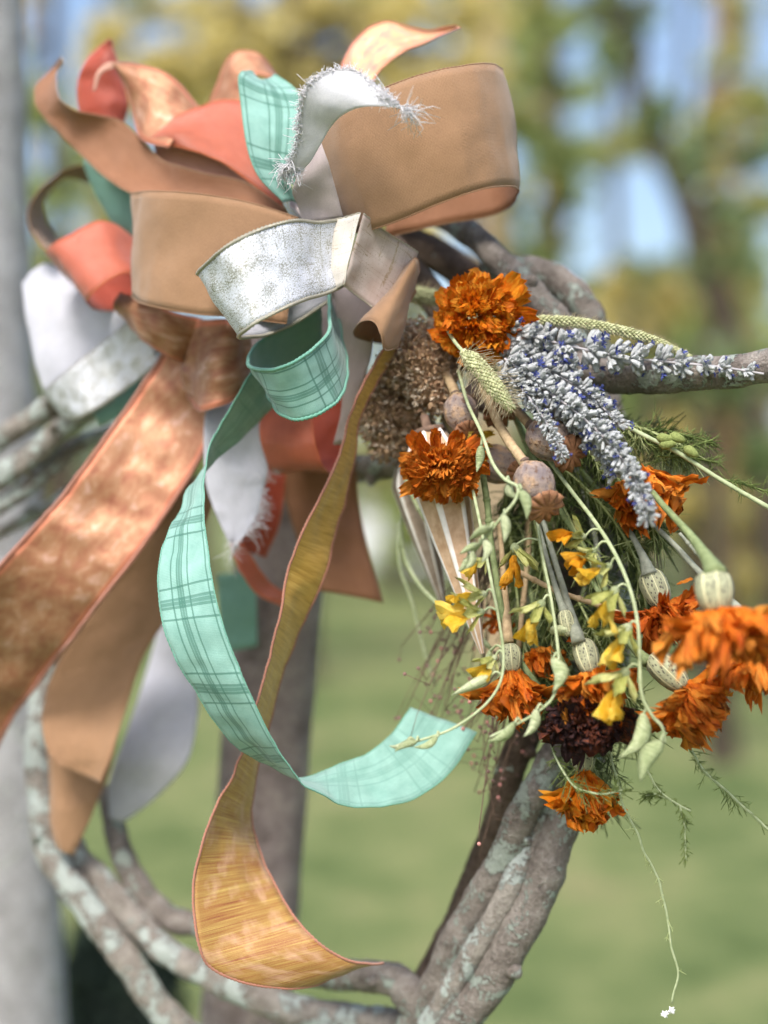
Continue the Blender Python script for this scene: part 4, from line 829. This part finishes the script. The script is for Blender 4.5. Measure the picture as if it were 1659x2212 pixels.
# ---------------------------------------------------------------- foxtail grass
def foxtail(label, pts, r, stem, seed, n=420, mat='foxtail', br=1.0):
    rg = random.Random(seed); q = cr([P(*p) for p in pts], 10); off = q[0]; root = empty('foxtail_grass', off, label, 'grass head', 'foxtail grass heads'); N = len(q)
    stem_mesh(root, stem, (4, 4), 'stem_pale')
    mb, bb = MB(), MB()
    rm = S(r)
    for k in range(n):
        t = k / n; i = t * (N - 1); j = min(int(i), N - 2); p = q[j].lerp(q[j + 1], i - j); tg = (q[j + 1] - q[j]).normalized()
        pr = rm * min(1, t * 8 + .4) * (1 - .55 * max(0, t - .6) / .4)
        a = k * 2.39996; b1 = tg.orthogonal().normalized(); o = b1 * math.cos(a) + tg.cross(b1) * math.sin(a)
        dr = (tg * .9 + o * .7).normalized(); L = pr * rg.uniform(.7, .95)
        mb.lathe([(0, L * .12), (L * .4, L * .3), (L * .8, L * .22), (L, L * .05)], 5, align(p + o * pr * .45, dr, a))
        if rg.random() < .75:
            d2 = (tg * .6 + o + Vector((rg.gauss(0, .2), rg.gauss(0, .2), rg.gauss(0, .2)))).normalized(); s0 = p + o * pr * .7
            bb.tube([s0, s0 + d2 * pr * br * rg.uniform(.7, 1.5)], [.00016, .00008], 3, cap=False)
    mb.tube(q, rm * .5, 8)
    tag(mb.build('floret', MT[mat], root, off=off), kind='stuff'); tag(bb.build('bristle', MT['bristle'], root, off=off), kind='stuff')
foxtail('long thin green foxtail lying above the lavender', [(1138, 690, .02), (1240, 696, .015), (1330, 712, .01), (1420, 738, .008), (1492, 772, .005)], 12.5, [(1060, 690, .03), (1100, 688, .025), (1140, 690, .02)], 1, 520)
foxtail('short bristly foxtail drooping below the bright marigold', [(1000, 760, -.005), (1040, 800, -.012), (1075, 845, -.018), (1106, 884, -.02)], 20, [(960, 700, .02), (980, 735, .005), (1002, 762, -.005)], 2, 420, br=1.9)
foxtail('blurred green foxtail between tan roll and bright marigold', [(880, 632, .07), (920, 640, .065), (975, 650, .06)], 20, [(840, 625, .08), (860, 628, .075), (882, 633, .07)], 3, 300)

# ---------------------------------------------------------------- brown seed heads
def seed_head(label, lobes, stem, seed):
    rg = random.Random(seed); c0 = P(*lobes[0][:3]); root = empty('seed_cluster', c0, label, 'seed cluster', 'brown seed clusters')
    stem_mesh(root, stem, (7, 7), 'stem_brown')
    for mat, share in (('seed_brown', .55), ('seed_dark', .25), ('seed_pale', .2)):
        mb = MB()
        for (x, y, d, r, n) in lobes:
            c = P(x, y, d); rm = S(r, d)
            for k in range(int(n * share)):
                v = Vector((rg.gauss(0, 1), rg.gauss(0, 1), rg.gauss(0, 1))).normalized(); rr = rm * rg.uniform(.55, 1.05); p = c + v * rr
                for _ in range(rg.randint(2, 4)):
                    dr = (v + Vector((rg.gauss(0, .8), rg.gauss(0, .8), rg.gauss(0, .8)))).normalized(); L = S(rg.uniform(8, 15), d)
                    s_ = dr.orthogonal().normalized() * L * .24; h = dr.cross(s_) * .6
                    mb.add([p, p + dr * L * .5 + s_ + h, p + dr * L, p + dr * L * .5 - s_ + h], [(0, 1, 2, 3)])
        tag(mb.build('bract', MT[mat], root, off=c0), kind='stuff')
    mb = MB()
    for (x, y, d, r, n) in lobes:
        c = P(x, y, d); rm = S(r, d)
        mb.lathe([(-rm * .6, rm * .3), (-rm * .3, rm * .55), (0, rm * .62), (rm * .3, rm * .55), (rm * .6, rm * .3)], 12, Matrix.Translation(c))
    mb.build('core', MT['seed_dark'], root, off=c0)
seed_head('brown fluffy seed cluster below the tan roll', [(915, 790, .045, 78, 900), (962, 755, .05, 56, 450), (868, 800, .055, 58, 450), (945, 845, .04, 56, 500), (905, 730, .06, 44, 300)], [(900, 820, .06), (960, 760, .08), (1020, 700, .1)], 1)
seed_head('darker brown seed cluster beside the gold tail', [(835, 890, .065, 70, 800), (800, 850, .07, 54, 450), (882, 900, .06, 56, 500), (840, 948, .065, 50, 400), (902, 940, .065, 40, 300)], [(850, 880, .08), (920, 800, .09), (1000, 740, .1)], 2)

# ---------------------------------------------------------------- okra pods
def okra(label, a, b, r, seed, dark=False):
    """dried ribbed pod from its shoulder a to its beak b"""
    pa, pb = P(*a), P(*b); ax = (pb - pa); L = ax.length; root = empty('okra_pod', pa, label, 'seed pod', 'dried okra pods'); d = a[2]
    nr, seg = 6, 48; V, F, MI = [], [], []; rows = 22; M = align((0, 0, 0), ax, seed)
    for i in range(rows + 1):
        t = i / rows; rr = S(r, d) * (.55 + .45 * min(1, t * 8)) * (1 - .93 * max(0, (t - .12) / .88) ** 1.15)
        for k in range(seg):
            an = 2 * math.pi * k / seg; w = (math.cos(nr * an) * .5 + .5) ** 3
            q = rr * (1 + .20 * w) * (1 + .03 * mnoise.noise(Vector((k * .5, t * 9, seed))))
            bend = S(10, d) * math.sin(t * 3.0)
            V.append(M @ Vector((q * math.cos(an) + bend * .3, q * math.sin(an), t * L)))
    mb = MB()
    F1, F2 = [], []
    for i in range(rows):
        for k in range(seg):
            k2 = (k + 1) % seg; w = (math.cos(nr * 2 * math.pi * (k + .5) / seg) * .5 + .5)
            (F2 if w > .78 else F1).append((i * seg + k, i * seg + k2, (i + 1) * seg + k2, (i + 1) * seg + k))
    mb.add(V, F1 + F2 + [tuple(range(seg))[::-1]]); mb.mi = [0] * len(F1) + [1] * len(F2) + [0]
    mb.build('pod', [MT['okra_grey' if dark else 'okra_tan'], MT['okra_rib']], root)
    mb = MB(); mb.lathe([(-S(40, d), S(9, d)), (-S(14, d), S(10, d)), (-S(8, d), S(r * .62, d)), (S(3, d), S(r * .66, d)), (S(8, d), S(r * .4, d))], 18, align((0, 0, 0), ax)); mb.build('cap', MT['stem_brown'], root)
okra('long dried okra pod with white ribs tapering down left of the stalks', (925, 935, .03), (1042, 1412, .012), 58, .3)
okra('greyer narrow okra pod behind the white ribbed one', (880, 1000, .07), (965, 1330, .07), 40, .8, True)

# ---------------------------------------------------------------- yellow flowered stalks
def pod_bud_mesh(seed):
    rg = random.Random(seed); mb = MB(); bend = rg.uniform(.08, .22)
    mb.lathe([(0, .03), (.05, .10), (.18, .17), (.35, .185), (.55, .15), (.75, .10), (.9, .05), (1, .015)], 9, None, 3, .12)
    mb.v = [(x + bend * math.sin(z * 3), y * .8, z) for x, y, z in mb.v]; return mb.mesh('bud', MT['bud_green'])
PODB = [pod_bud_mesh(i) for i in range(3)]
def leaf_mesh(seed, mat):
    return petal_mesh('sepal', mat, seed, wid=.46, curl=.45, fold=.45, frill=.05, base=.5, tip=.05, crink=.04)
SEP = [leaf_mesh(i + 300, 'sepal_green') for i in range(4)]
def stalk(label, pts, r, flowers, buds, seed, mat='stem_pale'):
    rg = random.Random(seed); q = cr([P(*p) for p in pts], 8); off = P(*pts[0]); root = empty('flower_stalk', off, label, 'flower stalk', 'green stalks with yellow blooms'); N = len(q)
    stem_mesh(root, pts, (r * .62, r * .42), mat)
    def pedicel(p):
        near = min(q, key=lambda a: (a - p).length + (.003 if a.z < p.z else 0)); mid = (near + p) / 2 + Vector((0, 0, .002))
        mb = MB(); mb.tube(cr([near, mid, p], 4), [.0006] * 8 + [.0009], 6); mb.build('pedicel', MT[mat], root, off=off)
    for (x, y, d, dr, sz, hood, pm) in flowers:
        p = P(x, y, d); dv = Vector(dr).normalized(); L = S(sz, d); pedicel(p)
        fl = bpy.data.objects.new('flower', None); COL.objects.link(fl); fl.parent = root; fl.location = p - off
        ms = petals(pm, 7, wid=.75, frill=.12, crink=.10, fold=.35)
        sidev = dv.cross(Vector((0, -1, 0))).normalized()
        up = sidev * (1 if sidev.z > 0 else -1) if abs(sidev.z) > .25 else sidev * math.copysign(1, hood)
        for k in range(3):
            dd = (dv + up * rg.uniform(-.45, .1) + Vector((0, -.3 + .3 * k, rg.uniform(-.1, .1)))).normalized()
            obj('petal', ms[rg.randrange(7)], fl, align(dv * L * .28, dd, rg.uniform(-.6, .6), (L * .75, L * .7, L * rg.uniform(.75, .95))))
        for k, (uu, yy) in enumerate(((.55, -.35), (.75, .25), (.15, -.6), (-.5, -.1))):
            dd = (dv + up * uu * .75 + Vector((0, yy * .7, 0))).normalized()
            rf = (up * uu + Vector((0, yy, 0))); rf = dd.cross(rf)
            obj('sepal', SEP[rg.randrange(4)], fl, align((0, 0, 0), dd, rg.uniform(-.3, .3) + math.pi, (L * .62, L * .5, L * rg.uniform(.75, 1.0) * (1 if k < 3 else .8)), ref=rf))
        mb = MB(); mb.lathe([(-L * .06, L * .04), (0, L * .11), (L * .1, L * .13), (L * .22, L * .08)], 8, align((0, 0, 0), dv)); mb.build('receptacle', MT['bud_green'], fl)
    for (x, y, d, dr, sz, w) in buds:
        p = P(x, y, d); dv = Vector(dr).normalized(); L = S(sz, d); pedicel(p)
        obj('bud', PODB[rg.randrange(3)], root, align(p - off, dv, rg.uniform(0, 6), (L * w, L * w, L)))
stalk('green stalk crossing the speckled pod and ending in grey-green buds', [(990, 800, .02), (1010, 870, .0), (1040, 935, -.02), (1064, 1000, -.035), (1090, 1035, -.045), (1118, 1052, -.052), (1112, 1082, -.055), (1085, 1115, -.055), (1050, 1160, -.053), (1010, 1208, -.05)], 7,
      [], [(1040, 962, -.02, (-.2, -.2, -1), 60, 1.1), (1100, 1040, -.045, (.5, -.2, -.8), 45, 1.3), (1126, 1058, -.055, (.15, -.2, -1), 66, 1.0), (1090, 1112, -.057, (-.05, -.3, -1), 62, 1.1), (1060, 1140, -.055, (-.85, -.2, -.5), 56, 1.1), (1048, 1165, -.055, (-.2, -.3, -1), 54, 1.1), (1035, 1175, -.052, (-.85, -.1, -.45), 48, 1.1), (1022, 1190, -.052, (-.45, -.2, -.9), 44, 1.2), (1010, 1206, -.05, (-.6, -.2, -.8), 36, 1.3)], 1)
stalk('left stalk with yellow blooms, its budded tip over the teal tail end', [(1000, 960, .02), (1022, 1060, .0), (1045, 1170, -.02), (1062, 1260, -.03), (1078, 1340, -.035), (1088, 1420, -.038), (1078, 1480, -.04), (1040, 1530, -.042), (975, 1575, -.045), (905, 1600, -.045), (862, 1612, -.045)], 6.5,
      [(1048, 1283, -.03, (-.95, -.15, -.25), 76, .7, 'petal_yellow'), (1042, 1322, -.035, (-.98, -.2, -.22), 84, .8, 'petal_yellow'), (1050, 1205, -.015, (-.7, -.1, -.75), 52, .6, 'petal_yellow'), (1070, 1418, -.035, (-.55, -.2, -.8), 60, .7, 'petal_yellow')],
      [(1058, 1462, -.04, (-.95, -.1, -.45), 92, .9), (945, 1592, -.046, (-.92, -.1, -.35), 56, .9), (900, 1602, -.047, (-.9, -.1, -.4), 52, .9), (876, 1604, -.047, (-.98, -.1, -.15), 36, 1.0), (1060, 1405, -.03, (-.6, 0, -.7), 40, 1.2)], 2)
stalk('middle stalk with yellow blooms ending in long pods to the left', [(1140, 1000, .02), (1158, 1110, .0), (1172, 1200, -.02), (1190, 1290, -.035), (1204, 1390, -.045), (1206, 1460, -.05), (1192, 1510, -.052), (1150, 1545, -.054), (1100, 1572, -.055), (1058, 1592, -.055)], 6.5,
      [(1172, 1300, -.035, (-.45, -.25, -.9), 84, .9, 'petal_yellow'), (1112, 1178, -.01, (.05, -.25, -1), 84, -.9, 'petal_amber')],
      [(1196, 1420, -.048, (-.1, -.3, -1), 78, 1.2), (1160, 1532, -.055, (-.45, -.2, -.8), 66, 1.1), (1112, 1562, -.056, (-.8, -.1, -.5), 70, 1.0), (1185, 1360, -.02, (.9, -.1, -.1), 84, .9)], 3)
stalk('right stalk with the most yellow blooms and two hanging pods', [(1180, 985, .01), (1230, 1055, -.01), (1280, 1120, -.025), (1325, 1190, -.04), (1360, 1270, -.05), (1378, 1350, -.055), (1382, 1440, -.058), (1386, 1500, -.06), (1408, 1545, -.062), (1430, 1570, -.064), (1436, 1605, -.064)], 8,
      [(1262, 1160, -.03, (-.75, -.4, .15), 72, -.9, 'petal_amber'), (1285, 1188, -.035, (-.7, -.4, -.6), 70, -.7, 'petal_amber'), (1318, 1222, -.04, (-.92, -.3, -.45), 76, -.9, 'petal_yellow'), (1330, 1272, -.05, (-.45, -.35, -.9), 92, .9, 'petal_yellow'), (1358, 1352, -.055, (-.5, -.35, -.85), 94, .9, 'petal_yellow'), (1352, 1448, -.058, (-.48, -.35, -.9), 104, .9, 'petal_yellow')],
      [(1392, 1540, -.06, (-.55, -.15, -.85), 112, .9), (1428, 1600, -.066, (-.48, -.2, -.9), 100, 1.1)], 4)

# ---------------------------------------------------------------- fine foliage, sprays, hanging strands
def strands(mb, path, n, L, rg, r=.00028, curl=.8, down=.4, tips=True):
    N = len(path)
    for _ in range(n):
        i = rg.randrange(0, N - 1); p = path[i].lerp(path[i + 1], rg.random()); tg = (path[i + 1] - path[i]).normalized()
        dr = (tg * .8 + Vector((rg.gauss(0, .6), rg.gauss(0, .5), rg.gauss(0, .6) - down))).normalized(); l = L * rg.uniform(.4, 1.2)
        b = Vector((rg.gauss(0, 1), rg.gauss(0, 1), rg.gauss(0, 1) - .6)) * l * .35 * curl
        q = [p, p + dr * l * .35 + b * .1, p + dr * l * .7 + b * .45, p + dr * l + b]
        mb.tube(q, [r, r, r * .85, r * .5], 3, cap=False)
        if tips:
            for k in range(2):
                s0 = q[1].lerp(q[2], rg.random()); d2 = (dr + Vector((rg.gauss(0, .7), rg.gauss(0, .7), rg.gauss(0, .7)))).normalized()
                mb.tube([s0, s0 + d2 * l * .18, s0 + d2 * l * .34 + b * .1], [r * .8, r * .7, r * .4], 3, cap=False)
def foliage():
    rg = random.Random(11)
    for mat, n, dd in (('frond_green', 620, 0.0), ('frond_shade', 1300, .035), ('frond_pale', 160, -.005)):
        mb = MB()
        for pts in ([(1150, 960, .04), (1220, 1100, .02), (1290, 1250, .01), (1320, 1400, .01)], [(1180, 980, .03), (1290, 1080, .02), (1370, 1200, .015), (1400, 1330, .01)],
                    [(1120, 1000, .04), (1160, 1150, .03), (1190, 1320, .02), (1230, 1500, .01)], [(1090, 1060, .05), (1110, 1220, .04), (1130, 1380, .03), (1180, 1520, .02)],
                    [(1230, 950, .02), (1310, 1000, .01), (1370, 1060, .01), (1420, 1150, .01)], [(1250, 1300, .02), (1300, 1400, .01), (1340, 1480, .0), (1360, 1560, .0)], [(1200, 1400, .03), (1240, 1540, .02), (1270, 1640, .015), (1290, 1720, .01)],
                    [(1180, 850, .03), (1300, 900, .02), (1400, 930, .01), (1470, 960, .005)]):
            q = cr([P(x, y, d + dd) for x, y, d in pts], 6); mb.tube(q, .0006, 5)
            strands(mb, q, n // 8 * 2, S(75), rg, r=.0005 if mat == 'frond_shade' else .0003)
        o = mb.build('feathery_foliage', MT[mat]); tag(o, {'frond_green': 'fine feathery green foliage filling the bouquet between the stalks', 'frond_shade': 'thread-like foliage added at the back of the bouquet, coloured dark for inner shade', 'frond_pale': 'sparse pale threads of foliage lying over the stalks'}[mat], 'foliage', kind='stuff')
    # plain stems in the bundle
    lst = [([(1090, 850, .04), (1180, 1050, .02), (1260, 1180, .01), (1330, 1320, .0)], 7, 'stem_green', 'straight green stem slanting behind the yellow blooms'),
           ([(1110, 1230, .01), (1200, 1275, -.005), (1300, 1310, -.01), (1390, 1345, -.01)], 6, 'stem_tan', 'beige stem crossing the others almost level'),
           ([(1030, 950, .02), (1052, 1080, .01), (1062, 1180, .005), (1100, 1380, .0), (1180, 1510, -.01)], 7, 'stem_green', 'green stem running beside the okra pod'),
           ([(1240, 1000, .03), (1280, 1130, .02), (1300, 1260, .01)], 6, 'stem_grey', 'grey stem behind the amber blooms'),
           ([(1150, 1000, .04), (1140, 1200, .03), (1120, 1400, .02)], 6, 'stem_tan', 'tan stem deep between middle and left stalks'),
           ([(1200, 950, .04), (1290, 1060, .03), (1360, 1140, .02)], 7, 'stem_green', 'thick green stem under the lavender tip'),
           ([(1468, 1152, -.02), (1505, 1195, -.025), (1545, 1240, -.03)], 4, 'stem_grey', 'thin grey twig beside the nearest marigold stem'),
           ([(1325, 1520, -.02), (1318, 1560, -.02), (1306, 1600, -.02), (1298, 1630, -.02)], 3.5, 'stem_brown', 'thin brown twig under the dark maroon flower'),
           ([(885, 1060, .085), (865, 1130, .085), (862, 1220, .085), (890, 1300, .085), (915, 1400, .085), (940, 1480, .085)], 4, 'stem_pale', 'blurred pale stem bowing out left of the okra pods'),
           ([(862, 1130, .085), (880, 1220, .08), (930, 1290, .04), (1000, 1340, .035), (1060, 1400, .03)], 5, 'stem_pale', 'blurred pale stem crossing behind the okra tip'),
           ([(870, 1020, .055), (905, 1100, .05), (950, 1160, .045)], 5, 'stem_pale', 'short blurred pale stem under the crinkled marigold')]
    for pts, r, m, lb in lst:
        q = P(*pts[0]); root = empty('stem', q, lb, 'stem', 'loose stems in the bouquet'); stem_mesh(root, pts, r, m, name='stalk')
        mb = MB()
        for k in range(3):
            pp = cr([P(*p) for p in pts], 6); i = 3 + k * 3; i = min(i, len(pp) - 2); mb.lathe([(-.0012, S(r) * 1.0), (0, S(r) * 1.3), (.0012, S(r))], 8, align(pp[i], pp[i + 1] - pp[i]))
        mb.build('node', MT[m], root, off=q)
    # right tan stalk with four green seeds and feathery tips
    pts = [(1340, 915, .0), (1400, 945, -.005), (1460, 975, -.01), (1530, 1020, -.012), (1600, 1062, -.015), (1720, 1130, -.02)]
    root = empty('seed_stalk', P(*pts[0]), 'straw coloured stalk with four fuzzy green seeds reaching right', 'stalk'); off = root.location.copy()
    stem_mesh(root, pts, (5, 5), 'stem_pale')
    for x, y, dv in ((1418, 945, (.8, -.2, -.1)), (1446, 940, (.9, -.2, -.35)), (1424, 962, (.9, -.3, .1)), (1478, 966, (.7, -.2, -.5))):
        mb = MB(); mb.lathe([(0, S(4)), (S(6), S(10)), (S(16), S(11)), (S(28), S(8)), (S(36), S(2))], 10, align(P(x, y, -.012), dv)); mb.build('seed', MT['green_seed'], root, off=off)
    mb = MB(); rg = random.Random(3)
    for pp in ([(1400, 960, -.005), (1470, 968, -.005), (1540, 950, -.005)], [(1420, 985, -.005), (1500, 990, -.005), (1552, 1000, -.005)], [(1440, 930, .0), (1500, 945, .0), (1535, 955, 0)], [(1560, 1035, -.01), (1620, 1050, -.01), (1690, 1075, -.01)]):
        q = cr([P(*p) for p in pp], 6); mb.tube(q, .0005, 4); strands(mb, q, 60, S(34), rg, r=.00022, down=.0, curl=.4)
    tag(mb.build('leaflet', MT['frond_green'], root, off=off), kind='stuff')
    # hanging strands
    def strand(label, pts, r, n, L, mat, seed, branches=(), tuft=None):
        root = empty('hanging_frond', P(*pts[0]), label, 'frond', 'thin fronds hanging from the bouquet'); off = root.location.copy(); rg = random.Random(seed)
        q = cr([P(*p) for p in pts], 8); q = [p + Vector((mnoise.noise(p * 90), 0, mnoise.noise(p * 90 + Vector((9, 0, 0))))) * .0012 for p in q]
        mb = MB(); mb.tube(q, r, 5)
        for bp in branches: mb.tube(cr([P(*p) for p in bp], 6), r * .8, 5)
        mb.build('stem', MT['stem_pale'], root, off=off)
        mb = MB(); strands(mb, q, n, S(L), rg, r=.00022, curl=.3, down=.1)
        for bp in branches: strands(mb, cr([P(*p) for p in bp], 6), 70, S(L), rg, r=.00022, curl=.3, down=.3)
        tag(mb.build('leaflet', MT[mat], root, off=off), kind='stuff')
        if tuft:
            mb = MB(); c = P(*tuft)
            for k in range(26):
                dr = Vector((rg.gauss(0, 1), rg.gauss(0, .6), rg.gauss(0, 1))).normalized(); c2 = c + Vector((-.003, 0, -.002)) * (k % 2); mb.lathe([(0, .0003), (S(4), .0007), (S(9), .0002)], 5, align(c2, dr))
            tag(mb.build('tuft', MT['white_fluff'], root, off=off), 'tiny white tuft at the tip')
    strand('longest thin frond, hanging alone to a white tuft', [(1310, 1600, -.01), (1330, 1680, -.02), (1352, 1752, -.02), (1385, 1820, -.02), (1418, 1890, -.02), (1438, 1960, -.02), (1450, 2040, -.02), (1462, 2095, -.02), (1452, 2165, -.02)], .00055, 26, 20, 'frond_pale', 1, tuft=(1450, 2182, -.02))
    strand('short forked frond hanging below the two pods', [(1396, 1660, -.03), (1420, 1700, -.03), (1450, 1730, -.03), (1490, 1752, -.03)], .00055, 24, 20, 'frond_green', 2, branches=[[(1468, 1740, -.03), (1478, 1775, -.03), (1480, 1820, -.03), (1482, 1858, -.03)], [(1440, 1725, -.03), (1415, 1716, -.03), (1395, 1720, -.03)]])
    strand('frond trailing off to the right edge from the curled marigold', [(1485, 1610, -.02), (1515, 1660, -.02), (1560, 1705, -.02), (1610, 1745, -.02), (1700, 1830, -.02)], .0007, 60, 34, 'frond_green', 3)
    strand('loose frond lying across the lowest marigold', [(1190, 1610, -.02), (1215, 1660, -.03), (1250, 1705, -.035), (1300, 1715, -.035), (1345, 1708, -.035)], .0006, 70, 42, 'frond_green', 4)
    strand('curly frond under the dark maroon flower', [(1300, 1560, .0), (1310, 1620, -.005), (1330, 1680, -.01)], .0006, 60, 46, 'frond_shade', 5)
    # airy sprays of tiny pinkish buds
    rg = random.Random(21)
    for lb, o, tgt, n, d in (('airy brown spray with pinkish buds left of the okra tip', (1060, 1180), [(900, 1420), (930, 1500), (960, 1560), (880, 1480), (1000, 1500), (1010, 1420)], 22, .07),
                          ('airy spray of tiny pinkish buds hanging over the branches', (1110, 1400), [(1020, 1640), (1050, 1700), (1080, 1640), (1000, 1560), (1070, 1580), (1040, 1800)], 20, .05)):
        root = empty('bud_spray', P(o[0], o[1], d), lb, 'spray'); off = root.location.copy(); ms, mp, mbr = MB(), MB(), MB()
        for k in range(n):
            tx, ty = tgt[k % len(tgt)]; tx += rg.gauss(0, 28); ty += rg.gauss(0, 36)
            q = cr([P(o[0] + rg.gauss(0, 12), o[1] + rg.gauss(0, 20), d), P((o[0] + tx) / 2 + rg.gauss(0, 18), (o[1] + ty) / 2 + rg.gauss(0, 15), d + rg.gauss(0, .012)), P(tx, ty, d + rg.gauss(0, .02))], 5)
            ms.tube(q, [.0004] * 8 + [.0003] * 2 + [.0002], 4)
            for j in range(3):
                e = q[-1 - j * 2] if j else q[-1]; e2 = e + Vector((rg.gauss(0, 1), rg.gauss(0, 1), rg.gauss(0, 1))) * .006
                ms.tube([e, e2], .0002, 3); (mp if rg.random() < .3 else mbr).lathe([(-.001, .0004), (-.0004, .001), (.0005, .001), (.001, .0003)], 7, Matrix.Translation(e2))
        ms.build('stem', MT['stem_brown'], root, off=off); tag(mp.build('pink_bud', MT['berry_pink'], root, off=off), kind='stuff'); tag(mbr.build('brown_bud', MT['berry_brown'], root, off=off), kind='stuff')
foliage()
